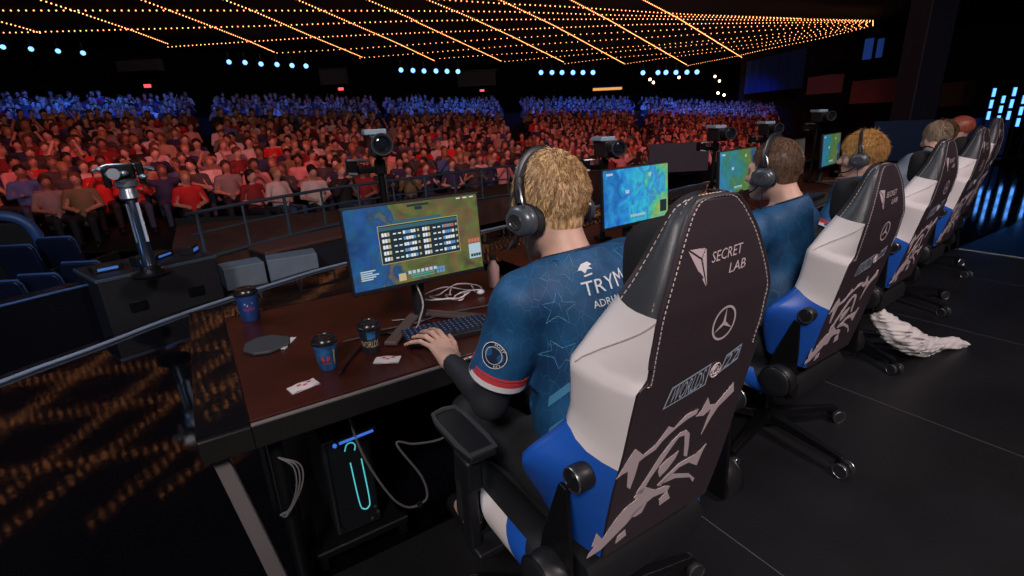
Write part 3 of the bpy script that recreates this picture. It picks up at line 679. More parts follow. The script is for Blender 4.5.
def make_chair():
    t = thing('gaming_chair', 'x', 'gaming chair', group='gaming chairs in a row')
    up = []   # parts that rise with the gas lift
    def P(o): up.append(o); return o
    # rear panel with printed marks
    vs = list(np.linspace(.07,.553,12))+[.557,.563]+list(np.linspace(.57,.885,30)); poly = [(sec(v)[0]-.004, v) for v in vs]; poly += [(-u, v) for u, v in reversed(poly)]
    b = MB(); n = len(poly)
    b.add([BK(u, v, -.004) for u, v in poly]+[BK(u*.985, v, .012) for u, v in poly], [(i, i+1, n-2-i, n-1-i) for i in range(n//2-1)]+[(n+i, 2*n-1-i, 2*n-2-i, n+i+1) for i in range(n//2-1)]+[(i, (i+1)%n, n+(i+1)%n, n+i) for i in range(n)])
    rear = P(b.build('rear_panel', LEA, t, bevel=.003))
    def flat(polys, w=-.0052): 
        b = MB()
        for p in polys:
            n = len(p); b.add([BK(u, v, w) for u, v in p]+[BK(u, v, w+.001) for u, v in p], [tuple(range(n)), tuple(range(n, 2*n))[::-1]]+[(i, (i+1)%n, n+(i+1)%n, n+i) for i in range(n)])
        return b
    def txt(b, s, quad, shear=0, w=-.0056):
        V, F = text2d(s, shear=shear); (a, bb, c, d) = [np.array(q) for q in quad]
        pts = [a*(1-x)*(1-y)+bb*x*(1-y)+c*x*y+d*(1-x)*y for x, y in V]
        b.add([BK(p[0], p[1], w) for p in pts], F)
    b = flat(WOLF)
    b.build('lower_graphic', PRN, rear)
    b = flat([[(-.092,.808),(-.059,.788),(-.044,.737)], [(-.043,.805),(-.054,.789),(-.042,.739)], [(-.087,.809),(-.046,.806),(-.057,.791)]]); b.build('maker_emblem', PRN, rear)
    b = MB(); txt(b, 'SECRET', [(-.030,.777),(.062,.781),(.064,.800),(-.028,.796)], .15); txt(b, 'LAB', [(.020,.750),(.070,.753),(.072,.771),(.022,.768)], .15); b.build('maker_lettering', PRN, rear, fixn=False)
    b = MB(); N = 40; cx, cy = .029, .645
    ring = [(cx+.036*math.cos(2*PI*k/N), cy+.038*math.sin(2*PI*k/N)) for k in range(N)]; inn = [(cx+.031*math.cos(2*PI*k/N), cy+.033*math.sin(2*PI*k/N)) for k in range(N)]
    b.add([BK(u, v, -.0055) for u, v in ring+inn], [(k, (k+1)%N, N+(k+1)%N, N+k) for k in range(N)])
    for k in range(3):
        a = R(90+120*k); q = [(cx+.0325*math.cos(a), cy+.0345*math.sin(a)), (cx+.005*math.cos(a+R(60)), cy+.005*math.sin(a+R(60))), (cx, cy), (cx+.005*math.cos(a-R(60)), cy+.005*math.sin(a-R(60)))]
        b.add([BK(u, v, -.0055) for u, v in q], [(0,1,2,3)])
    b.build('star_emblem', PRN, rear, fixn=False)
    for quad, s in (([(-.103,.48),(.022,.496),(.022,.552),(-.090,.531)], 'WORLDS'), ([(.06,.513),(.116,.531),(.115,.572),(.068,.557)], '22')):
        q = [np.array(x) for x in quad]; c = sum(q)/4; i_ = [c+(x-c)*(.93 if s == '22' else .96)-np.sign(x-c)*np.array([.002,.003]) for x in q]
        b = MB(); b.add([BK(*p, -.0054) for p in q], [(0,1,2,3)]); b.build('badge', PRB, rear, fixn=False)
        b = MB(); b.add([BK(*p, -.0058) for p in i_], [(0,1,2,3)]); b.build('badge_ground', LEA, rear, fixn=False)
        j_ = [c+(x-c)*.80 for x in q]; b = MB(); txt(b, s, j_, .1, -.0062); b.build('badge_lettering', PRB, rear, fixn=False)
    b = MB(); cx, cy = .043, .527
    for rr in (.016, .009): b.tube([BK(cx+rr*math.cos(2*PI*k/16), cy+rr*1.1*math.sin(2*PI*k/16), -.0055) for k in range(16)], .0016, 5, closed=True)
    b.tube([BK(cx-.010,cy-.012,-.0055), BK(cx,cy+.014,-.0055), BK(cx+.01,cy-.012,-.0055)], .0018, 5); b.build('small_emblem', PRN, rear)
    # side bolsters: blue below, white shoulders, grey head section
    for nm, a, e, m in (('lower_bolster', .07, .372, BLU), ('shoulder_bolster', .372, .70, WHT)):
        for s in (-1, 1):
            b = MB(); va = (lambda t: .07) if a < .1 else (lambda t: .352+.048*t); vb = (lambda t: .352+.048*t) if a < .1 else (lambda t: .70)
            b.loft([side_row(0, s, va, vb, f) for f in np.linspace(0, 1, 26)], closed=False); o = P(b.build(nm, m, t, True)); o.data.set_sharp_from_angle(angle=R(80))
            if nm[0] == 's':
                b = MB(); L = []
                for f in np.linspace(0, 1, 18):
                    v = .695-.125*f; rw_ = [np.array(q) for q in side_row(v, s)[:6]]; x_ = f*4.6; i_ = min(4, int(x_)); L.append(rw_[i_]*(1-(x_-i_))+rw_[i_+1]*(x_-i_))
                b.tube([tuple(p+np.array((s*.0015,-.001,0))) for p in L], .0016, 5); b.build('seam', mat('seam_pale', (.5,.44,.42), .6), o)
    b = MB(); rings = []
    for v in list(np.linspace(.70,.888,24)):
        L_ = side_row(v, -1); Rr = side_row(v, 1); wr, wf, d = sec(v)
        k = max(0, (v-.85)/.04); z = lambda p: p
        rings.append([z(p) for p in L_] + [z(p) for p in reversed(Rr)])
    b.loft(rings); hd = P(b.build('head_section', LEG, t, True)); hd.data.set_sharp_from_angle(angle=R(80))
    b = MB(); rings = []
    for v in vs_of(.07, .70):
        wr, wf, d = sec(v); rings.append([BK(u, v, w) for u, w in ((-wf*.62,d*.75),(-wf*.3,d*.42),(0,d*.36),(wf*.3,d*.42),(wf*.62,d*.75))])
    b.loft(rings, closed=False); P(b.build('front_cushion', LEG, t, True, fixn=False))
    # piping and stitched seams round the head section
    def rim(a, off, w): 
        L = [BK(-(sec(v)[0]+off), v, w(v)) for v in vs_of(a, .886)]; Rr = [BK(sec(v)[0]+off, v, w(v)) for v in vs_of(a, .886)]
        return smoothpath(L+Rr[::-1], 4)
    b = MB(); b.tube(rim(.60, -.001, lambda v: -.002), .0042, 6); P(b.build('piping', LEA, t, True))
    def dashes(path, r, on=.006, gap=.004):
        b = MB()
        Pp, d = cum(path); s = 0
        while s < d[-1]-on:
            p, q = [tuple(np.interp(x, d, Pp[:, k]) for k in range(3)) for x in (s, s+on)]; b.tube([p, q], r, 4); s += on+gap
        P(b.build('stitching', STI, t))
    dashes(rim(.56, -.010, lambda v: -.005), .0013); dashes(rim(.66, .0035, lambda v: .012), .0015)
    fr = [np.array(side_row(v, -1)[5]) for v in vs_of(.70, .885)]; dashes([tuple(p+np.array((-.001,-.002,.0))) for p in fr], .0014, .008, .005)
    dashes([(-p[0]+.001, p[1]-.002, p[2]) for p in fr], .0014, .008, .005)
    # head pillow
    B = Body(); c = np.array(BK(0, .735, .15))
    Vp = []; 
    b = MB(); nu, nv = 28, 16; vv = []
    for j in range(nv+1):
        for i in range(nu):
            ph = PI*j/nv-PI/2; th = 2*PI*i/nu; sp = lambda x, e: math.copysign(abs(x)**e, x)
            x = .112*sp(math.cos(ph), .6)*sp(math.cos(th), .6); y = .062*sp(math.cos(ph), .7)*sp(math.sin(th), .8)*(1-.25*math.exp(-(x/.07)**2)); z = .088*sp(math.sin(ph), .65)
            vv.append(BK(x, .725+z, .118+y))
    b.add(vv, [(j*nu+i, j*nu+(i+1)%nu, (j+1)*nu+(i+1)%nu, (j+1)*nu+i) for j in range(nv) for i in range(nu)]); P(b.build('head_pillow', VEL, t, True))
    # knobs, hinge covers, brackets
    for s in (-1, 1):
        c = Vector(BK(s*.235, .325, .045)); kn = MB(); kn.lathe([(.027,-.005),(.029,.0),(.029,.03),(.025,.036),(.012,.037)], 22, Matrix.Translation(c) @ Matrix.Rotation(s*PI/2, 4, 'Y')); k = P(kn.build('lumbar_knob', BLK, t, True))
        r_ = MB(); r_.tube([c+Vector((s*.036, .027*math.cos(a), .027*math.sin(a))) for a in np.linspace(0, 2*PI, 22, endpoint=False)], .0022, 5, closed=True); r_.build('knob_ring', RIMM, k, True)
        r_ = MB(); r_.box(c+Vector((s*.037,0,0)), (.010,.010,.044), rot=(.4,0,0)); r_.build('knob_grip', BLK, k, bevel=.003)
        c = Vector((s*.315, -.185, .535)); b = MB(); b.lathe([(.062,-.045),(.066,-.03),(.066,.012),(.058,.02),(.03,.022)], 26, Matrix.Translation(c) @ Matrix.Rotation(s*PI/2, 4, 'Y')); o = P(b.build('hinge_cover', BLK, t, True))
        r_ = MB(); r_.tube([c+Vector((s*.014, .064*math.cos(a), .064*math.sin(a))) for a in np.linspace(0, 2*PI, 26, endpoint=False)], .003, 5, closed=True); r_.build('cover_rim', BLKM, o, True)
        b = MB(); b.prism([(-.24,.50),(-.11,.50),(-.135,.62),(-.20,.80),(-.225,.80),(-.235,.66)], s*.272-.006, s*.272+.006, Matrix(((0,0,1,0),(1,0,0,0),(0,1,0,0),(0,0,0,1)))); P(b.build('hinge_bracket', BLKM, t, bevel=.003))
    # seat
    b = MB(); rings = []
    for y, h in ((-.22,.50),(-.2,.525),(-.1,.535),(.1,.53),(.22,.53),(.28,.515),(.31,.48)):
        rings.append([(-.2,y,.43),(-.2,y,h-.01),(-.1,y,h),(0,y,h),(.1,y,h),(.2,y,h-.01),(.2,y,.43)])
    b.loft(rings); P(b.build('seat_cushion', mat('bolster_black', (.007,.007,.009), .6), t, True))
    for s in (-1, 1):
        b = MB(); rings = []
        for y, k in ((-.15,.6),(-.13,.9),(-.08,1),(.1,1),(.22,.95),(.29,.8),(.32,.5)):
            cz = .505; rings.append([(s*(.235+.065*k*math.cos(a)), y, cz-.02+.062*k*math.sin(a)) for a in np.linspace(0, 2*PI, 14, endpoint=False)])
        b.loft(rings); o = P(b.build('seat_bolster', mat('bolster_black', (.007,.007,.009), .6), t, True))
        b = MB(); 
        for (y0, y1, m_) in ((-.16,.04,0),(.04,.16,1)): pass
        for nm, y0, y1, m_ in (('white_stripe',-.02,.12,WHT),('blue_stripe',-.11,-.02,BLU)):
            b = MB(); b.loft([[(s*(.235+.0665*math.cos(a)), y+ (.06*math.sin(a)), .485+.0635*math.sin(a)) for a in np.linspace(-.9, .9, 8)] for y in np.linspace(y0, y1, 4)], closed=False); b.build(nm, m_, o, True, fixn=False)
    b = MB(); b.box((0,.02,.41), (.36,.40,.04)); b.box((0,0,.375), (.2,.26,.05)); P(b.build('seat_frame', BLKM, t, bevel=.006))
    b = MB(); b.tube([(.1,.05,.38),(.3,.08,.375),(.34,.08,.37)], .008, 8); P(b.build('tilt_lever', BLKM, t, True))
    b = MB(); b.box((0,.0,.345), (.16,.2,.05)); P(b.build('mechanism', BLK, t, bevel=.01))
    # armrests
    for s in (-1, 1):
        a = thing('armrest', None, None); del_keys(a); a.parent = t; P(a)
        b = MB(); b.box((s*.24,.10,.395), (.22,.07,.025)); b.prism([(.10,.38),(.15,.38),(.15,.70),(.105,.70)], s*.335-.017, s*.335+.017, Matrix(((0,0,1,0),(1,0,0,0),(0,1,0,0),(0,0,0,1)))); b.build('armrest_post', mat('post_black', (.006,.006,.008), .5), a, bevel=.008)
        b = MB(); b.box((s*.335,.12,.655), (.05,.085,.1)); b.build('height_sleeve', mat('post_black', (.006,.006,.008), .5), a, bevel=.012)
        pl = [(-.04,-.11),(.04,-.11),(.046,-.05),(.046,.09),(.038,.135),(0,.145),(-.038,.135),(-.046,.09),(-.046,-.05)]
        b = MB(); b.prism(pl, 0, .026, Matrix.Translation((s*.315,.17,.708))); b.build('arm_pad', mat('arm_pad', (.012,.013,.016), .4), a, bevel=.009, seg=3)
        b = MB(); b.tube([(s*.315+x*.93, .17+y*.94, .735) for x, y in pl], .007, 6, closed=True); b.build('pad_rim', mat('pad_rim', (.05,.055,.06), .3), a, True)
    # gas lift and star base
    b = MB(); b.lathe([(.026,.10),(.026,.24),(.019,.245),(.019,.345)], 16); b.build('gas_lift', BLKM, t, True)
    sb_ = thing('star_base', None, None); del_keys(sb_); sb_.parent = t
    b = MB(); b.lathe([(.045,.06),(.055,.075),(.055,.115),(.035,.13)], 18); b.build('hub', BLKM, sb_, True)
    for k in range(5):
        M = Matrix.Rotation(2*PI*k/5, 4, 'Z')
        b = MB(); b.loft([[(.03,-.028,.075),(.03,.028,.075),(.03,.024,.122),(.03,-.024,.122)],[(.2,-.024,.075),(.2,.024,.075),(.2,.018,.108),(.2,-.018,.108)],[(.385,-.018,.068),(.385,.018,.068),(.385,.012,.09),(.385,-.012,.09)]], M=M); b.build('base_leg', BLKM, sb_, bevel=.004)
        c = MB(); c.cyl((.375,0,.03), (.375,0,.075), .008, 8, M); c.box((.385,0,.052), (.05,.022,.02), M=M); co = c.build('caster_stem', BLKM, sb_)
        for s in (-1, 1):
            c = MB(); c.lathe([(.012,-.011),(.029,-.011),(.032,-.006),(.032,.006),(.029,.011),(.012,.011)], 18, M @ Matrix.Translation((.395,s*.017,.032)) @ Matrix.Rotation(PI/2, 4, 'X')); c.build('caster_wheel', RUB, co, True)
            c = MB(); c.tube([M @ Vector((.395+.0315*math.cos(a), s*.029, .032+.0315*math.sin(a))) for a in np.linspace(0, 2*PI, 18, endpoint=False)], .0018, 4, closed=True); c.build('wheel_rim', RIMM, co)
    return t, up, sb_
def del_keys(o):
    for k in ('label', 'category', 'group'):
        if k in o: del o[k]
chair0, UPN, _ = make_chair()
CH = [(.80,.90,0,0,R(-10)),(2.17,1.18,R(2),-.07,R(-96)),(3.45,1.42,R(5),-.06,R(-42)),(4.65,1.62,R(6),-.05,R(-35)),(5.80,1.86,R(8),-.02,R(-30))]
CL = ['nearest black, white and blue gaming chair with printed back panel, in front of the camera','second gaming chair along the row, behind the player with short brown hair','third gaming chair along the row, white cloth lying under it','fourth gaming chair along the row, between the orange-haired player and the crowd of far players','farthest gaming chair at the end of the row']
names_up = set(o.name.split('.')[0] for o in UPN)
CHAIRS = []
for i, (x, y, rz, dz, ba) in enumerate(CH):
    c = chair0 if i == 0 else dup(chair0)
    c.location = (x, y, 0); c.rotation_euler = (0,0,rz); c['label'] = CL[i]; CHAIRS.append(c)
for c, (x, y, rz, dz, ba) in zip(CHAIRS, CH):
    for ch in c.children:
        n = ch.name.split('.')[0]
        if n in names_up: ch.location.z += dz
        if n == 'star_base': ch.rotation_euler = (0,0,ba-rz)
# ------------------------------------------------------------------ desks and what stands on them
DT = mat('desk_red_brown', (.042,.008,.005), .3, noise=.25, nscale=5, spec=.5); DG = mat('desk_gloss_black', (.006,.006,.008), .06, spec=.6, bump=.03, bscale=12)
DE = mat('desk_edge', (.012,.011,.011), .3); LGM = mat('desk_leg_grey', (.14,.125,.125), .6)
DESKS = []
def make_desk(x0, x1, first):
    t = thing('desk', 'x', 'desk', group='player desks in a row')
    D0, D1 = .56, 1.75     # local y: front edge, back edge (origin = chair place)
    MB().box(((x0+x1)/2, (D0+1.55)/2, .735), (x1-x0, 1.55-D0, .03)).build('desk_top', DT, t, bevel=.004)
    MB().box(((x0+x1)/2, 1.655, .735), (x1-x0, .20, .031)).build('rear_shelf', DG, t, bevel=.003)
    MB().box(((x0+x1)/2, D0-.004, .70), (x1-x0, .022, .075)).build('front_apron', DE, t, bevel=.005)
    MB().box(((x0+x1)/2, D0-.011, .741), (x1-x0, .012, .008)).build('edge_strip', mat('edge_light', (.30,.28,.28), .25, .5), t, bevel=.002)
    MB().box(((x0+x1)/2, D1-.03, .36), (x1-x0-.02, .02, .70)).build('modesty_panel', BLK, t)
    for x in (x0+.05, x1-.05):
        for y in (D0+.06, D1-.1): MB().tube([(x,y,0),(x,y,.72)], .022, 10).build('leg', BLKM, t, True)
        MB().box((x,(D0+D1)/2,.66), (.03,D1-D0-.12,.05)).build('side_rail', BLKM, t, bevel=.004)
    if first:
        b = MB(); b.prism([(-.135,0),(.0,0),(.0,1.19),(-.135,1.19)], 0, .031, Matrix.Translation((x0,D0,.72))); b.build('side_shelf', DG, t, bevel=.003)
        b = MB(); b.box((x0-.067,D0-.004,.70), (.135,.022,.075)); b.build('side_apron', DE, t, bevel=.005)
        b = MB(); b.loft([[(x0-.125,D0+.02,.72),(x0-.085,D0+.02,.72),(x0-.085,D0+.05,.72),(x0-.125,D0+.05,.72)],[(x0-.03,D0+.03,0),(x0+.02,D0+.03,0),(x0+.02,D0+.06,0),(x0-.03,D0+.06,0)]]); o = b.build('slanted_leg', LGM, t, bevel=.004); o['label'] = 'slanting pale grey leg'
    return t
spans = [(-.80,.66),(-.68,.68),(-.64,.62),(-.58,.58),(-.56,.60)]
DL = ['nearest desk with three drink cups and a glossy black side strip','second desk along the row, in front of the player with short brown hair','third desk along the row, in front of the orange-haired player','fourth desk along the row','farthest desk at the end of the row']
for i, (x, y, rz, dz, ba) in enumerate(CH):
    d = make_desk(*spans[i], i == 0); a = 0 if i == 0 else R(10.5); d.location = (x, y+(0 if i == 0 else .02), 0); d.rotation_euler = (0,0,a); d['label'] = DL[i]; DESKS.append(d)
TOP = .7505
# ---- monitors
def screen_mat(name, ramp, scale, off, strength, extra=None):
    m = bpy.data.materials.new(name); m.use_nodes = True; nt = m.node_tree; b = nt.nodes['Principled BSDF']
    b.inputs['Base Color'].default_value = (.01,.01,.01,1); b.inputs['Roughness'].default_value = .35
    tc = nt.nodes.new('ShaderNodeTexCoord'); mp = nt.nodes.new('ShaderNodeMapping'); mp.inputs['Location'].default_value = off; mp.inputs['Rotation'].default_value = (0,.35,0)
    n = nt.nodes.new('ShaderNodeTexNoise'); n.inputs['Scale'].default_value = scale; n.inputs['Detail'].default_value = 5; n.inputs['Distortion'].default_value = 1.2
    sx = nt.nodes.new('ShaderNodeSeparateXYZ'); ad = nt.nodes.new('ShaderNodeMath'); ad.operation = 'MULTIPLY_ADD'; ad.inputs[1].default_value = 1.15; 
    r = nt.nodes.new('ShaderNodeValToRGB'); e = r.color_ramp
    while len(e.elements) > 1: e.elements.remove(e.elements[-1])
    for k, (p, c) in enumerate(ramp):
        el = e.elements[0] if k == 0 else e.elements.new(p); el.position = p; el.color = c+(1,)
    n2 = nt.nodes.new('ShaderNodeTexNoise'); n2.inputs['Scale'].default_value = scale*4; n2.inputs['Detail'].default_value = 4
    mx = nt.nodes.new('ShaderNodeMix'); mx.data_type = 'RGBA'; mx.blend_type = 'OVERLAY'; mx.inputs['Factor'].default_value = .55
    L = nt.links.new; L(tc.outputs['Object'], mp.inputs['Vector']); L(mp.outputs['Vector'], n.inputs['Vector']); L(tc.outputs['Object'], n2.inputs['Vector']); L(tc.outputs['Object'], sx.inputs[0])
    L(sx.outputs['X'], ad.inputs[0]); L(n.outputs['Fac'], ad.inputs[2]); L(ad.outputs[0], r.inputs['Fac']); L(r.outputs['Color'], mx.inputs['A']); L(n2.outputs['Color'], mx.inputs['B'])
    L(mx.outputs['Result'], b.inputs['Emission Color']); b.inputs['Emission Strength'].default_value = strength; return m
G1 = [(.10,(.01,.06,.22)),(.25,(.02,.14,.40)),(.36,(.03,.10,.25)),(.42,(.22,.20,.06)),(.55,(.12,.16,.05)),(.66,(.22,.14,.07)),(.75,(.16,.22,.05)),(.88,(.12,.06,.05))]
G2 = [(.15,(.01,.12,.40)),(.35,(.02,.25,.60)),(.5,(.03,.45,.60)),(.6,(.04,.20,.55)),(.7,(.05,.45,.30)),(.85,(.25,.40,.10))]
G3 = [(.2,(.05,.30,.55)),(.4,(.05,.30,.25)),(.55,(.12,.28,.06)),(.7,(.20,.28,.08)),(.85,(.03,.12,.30))]
G4 = [(.2,(.05,.08,.05)),(.5,(.10,.12,.06)),(.7,(.16,.15,.10)),(.85,(.2,.18,.16))]
uiw = mat('screen_white', (.1,.1,.1), .5, emit=(.8,.85,.9), es=.8); uid = mat('screen_dark', (.004,.008,.012), .4, emit=(.01,.022,.03), es=1.0); uig = mat('screen_gold', (.1,.1,.1), .5, emit=(.62,.5,.22), es=.7)
uib = mat('screen_blue', (.02,.05,.1), .5, emit=(.12,.32,.62), es=.8); uit = mat('screen_teal', (.02,.05,.1), .5, emit=(.05,.30,.22), es=.9); uir = mat('screen_red', (.1,.02,.02), .5, emit=(.6,.2,.12), es=.7); uil = mat('screen_pale', (.1,.1,.1), .5, emit=(.42,.58,.68), es=.8)
BZ = mat('bezel_grey', (.05,.05,.055), .35)
def make_monitor(i, loc, rz, tilt, smat, label):
    t = thing('monitor', label, 'monitor', loc, rz, 'player monitors')
    Tm = Matrix.Translation((0,0,.34)) @ Matrix.Rotation(tilt, 4, 'X')
    W, H = .565, .335
    MB().box((0,.012,0), (W,.024,H), M=Tm).build('case', BLK, t, bevel=.005)
    MB().box((0,.035,-.01), (.3,.03,.2), M=Tm).build('rear_housing', BLK, t, bevel=.012)
    b = MB(); b.box((0,-.0005,H/2-.004), (W,.003,.006), M=Tm); b.build('bezel_strip', BZ, t)
    b = MB(); b.add([(-W/2+.008,-.0012,-H/2+.018),(W/2-.008,-.0012,-H/2+.018),(W/2-.008,-.0012,H/2-.009),(-W/2+.008,-.0012,H/2-.009)], [(0,1,2,3)])
    sc = link('screen', b.mesh('screen', smat, fixn=False), t); sc.matrix_local = Tm
    def ui(name, rects, m, k=1, shear=0):
        b = MB()
        for x, z, w_, h_ in rects: b.add([(x,-.0012-.0006*k,z),(x+w_,-.0012-.0006*k,z),(x+w_,-.0012-.0006*k,z+h_),(x,-.0012-.0006*k,z+h_)], [(0,1,2,3)])
        link(name, b.mesh(name, m, fixn=False), sc)
    rr = random.Random(i)
    if i == 0:
        # score table: framed dark board of two teams by five rows
        X0, X1, Z0, Z1 = -.155, .175, -.062, .082
        ui('score_frame', [(X0-.002,Z0-.002,X1-X0+.004,Z1-Z0+.004)], uig, 1); ui('score_board', [(X0,Z0,X1-X0,Z1-Z0)], uid, 2)
        ui('score_header', [(X0+.06,Z1+.004,.2,.012),(X0,Z1-.018,X1-X0,.014)], mat('screen_header', (.01,.02,.03), .4, emit=(.03,.10,.13), es=1), 3)
        w_, c_, g_, b_, r_ = [], [], [], [], []
        for team in (0, 1):
            for row in range(5):
                x = X0+.010+team*.165; z = Z1-.040-row*.0235
                for k in range(3): (w_ if k < 2 else g_).append((x+k*.011, z, .009, .014))
                for k in range(2): w_.append((x+.045+k*.020, z+.004, .012, .005))
                for k in range(5): (b_ if rr.random() < .5 else (r_ if rr.random() < .25 else w_)).append((x+.085+k*.0105, z+.001, .009, .012))
                g_.append((x+.143, z+.003, .008, .009))
        ui('score_text', w_, uiw, 4); ui('score_lettering', g_, uig, 4); ui('score_lettering', b_, uib, 4); ui('score_lettering', r_, uir, 4)
        ui('chat_text', [(-.245,-.112+.008*k,.045+.012*((k*7)%3),.005) for k in range(5)], uil, 2)
        ui('minimap', [(.215,-.105,.055,.062)], uil, 2); ui('minimap_path', [(.222+.012*k,-.098+.011*((k*5)%5),.010,.012) for k in range(4)], uid, 3); ui('portrait', [(.215+.014*k,-.038,.011,.016) for k in range(4)], uir, 3)
        ui('health_bar', [(-.05,-.128,.10,.006),(-.05,-.137,.10,.005)], uit, 2); ui('ability_print', [(-.06+.018*k,-.119,.013,.013) for k in range(7)], uil, 2); ui('portrait', [(-.10,-.14,.03,.03)], uig, 2); ui('item_print', [(.06+.013*k,-.136+.014*j,.010,.011) for k in range(3) for j in range(2)], uib, 2)
        ui('timer_bar', [(-.03,.142,.09,.008),(.0,.128,.03,.012)], uid, 2); ui('status_text', [(.18+.03*k,.148,.018,.004) for k in range(3)], uiw, 2)
    else:
        ui('health_bar', [(-.06,-.128,.12,.007)], uit, 2); ui('ability_print', [(-.06+.018*k,-.116,.013,.013) for k in range(7)], uil, 2)
        ui('minimap', [(.20,-.12,.06,.07)], uid, 2); ui('status_text', [(-.25,.13,.05,.012),(.1,.10,.02,.02),(-.1,.02,.03,.02)], uil, 2)
    # stand: column and two splayed feet
    b = MB(); b.tube([(0,.07,.0),(0,.07,.32)], .028, 12); b.build('stand_column', BLK, t, True)
    b = MB(); b.box((0,.055,.33), (.10,.05,.10)); b.build('stand_joint', BLK, t, bevel=.008)
    for s in (-1, 1):
        b = MB(); a = R(50); b.box((s*.13*math.cos(a*.6), .07-.13*math.sin(a), .012), (.30,.05,.016), rot=(0,0,-s*a)); b.build('stand_foot', mat('stand_foot', (.09,.07,.065), .35), t, bevel=.005)
    return t
MON = [(.708,1.835,0,G1),(2.14,2.06,R(4),G2),(3.47,2.33,R(8),G3),(4.58,2.55,R(10),G4),(5.70,2.78,R(10.5),G3)]
ML = ['nearest monitor showing a score table over a green and blue game map','second monitor along the row, bright blue and teal game picture','third monitor along the row, green game picture left of the short-haired player','fourth monitor along the row, dim grey-green picture before the orange-haired player','farthest monitor, hidden among the far players']
for i, (x, y, rz, g) in enumerate(MON):
    make_monitor(i, (x, y, TOP), rz, R(-4), screen_mat('game_screen_%s' % ordw[i], g, [6,9,7,8,7][i], (.3*i,.2,.1), [.62,1.0,.6,.25,.5][i]), ML[i])
# ---- face cameras on clamp arms behind the desks
glass = mat('lens_glass', (.01,.012,.02), .05, spec=.8)
def face_cam(i, loc, base, label, rz):
    t = thing('video_camera', label, 'camera', loc, rz, 'player cameras on arms')
    MB().box((0,0,0), (.085,.17,.10)).build('camera_body', BLK, t, bevel=.012)
    b = MB(); b.lathe([(.036,0),(.042,.01),(.042,.06),(.046,.075),(.046,.1),(.036,.1),(.033,.085)], 20, Matrix.Translation((.0,-.08,.01)) @ Matrix.Rotation(PI/2, 4, 'X')); l = b.build('lens', BLK, t, True)
    b = MB(); b.lathe([(.033,0),(.02,.006),(.004,.008)], 18, Matrix.Translation((0,-.168,.01)) @ Matrix.Rotation(PI/2, 4, 'X')); b.build('lens_glass', glass, l, True)
    b = MB(); b.tube([(.046*math.cos(a), -.181, .01+.046*math.sin(a)) for a in np.linspace(0, 2*PI, 20, endpoint=False)], .003, 5, closed=True); b.build('lens_ring', RIMM, l, True)
    b = MB(); b.box((-.01,.01,.062), (.10,.14,.025)); b.build('light_bar', mat('cool_panel', (.3,.4,.5), .3), t, bevel=.005)
    b = MB(); z0 = base-loc[2]; b.tube([(0,.02,z0),(0,.02,-.05)], .016, 10); b.build('pole', BLKM, t, True)
    b = MB(); b.box((-.07,.02,-.11), (.14,.03,.03)); b.box((-.13,.02,-.09), (.05,.06,.07)); b.box((0,.02,-.1), (.05,.05,.07)); b.build('clamp_arm', BLKM, t, bevel=.006)
    b = MB(); b.tube([(-.15,-.01,-.06),(-.1,-.015,-.06),(-.05,-.012,-.065)], .007, 6); b.tube([(-.15,-.01,-.12),(-.11,-.015,-.125)], .008, 6); b.build('clamp_screw', RIMM, t, True)
    b = MB(); b.box((0,.02,z0+.012), (.09,.09,.024)); b.build('desk_clamp', BLKM, t, bevel=.005)
    b = MB(); b.tube(smoothpath([(0,.09,0),(.03,.14,-.1),(.02,.05,-.25),(.02,.03,z0+.05)], 6), .005, 6); b.build('cable', BLK, t, True)
FC = [(.775,2.40,1.445),(2.22,2.42,1.335),(3.72,2.72,1.345),(4.75,2.93,1.34),(5.65,2.92,1.42)]
for i, (x, y, z) in enumerate(FC):
    face_cam(i, (x, y, z), TOP+.0008, 'black face camera on a pole behind the %s' % ['nearest monitor','second monitor','third monitor','fourth monitor','farthest monitor'][i], R(-12-4*i))
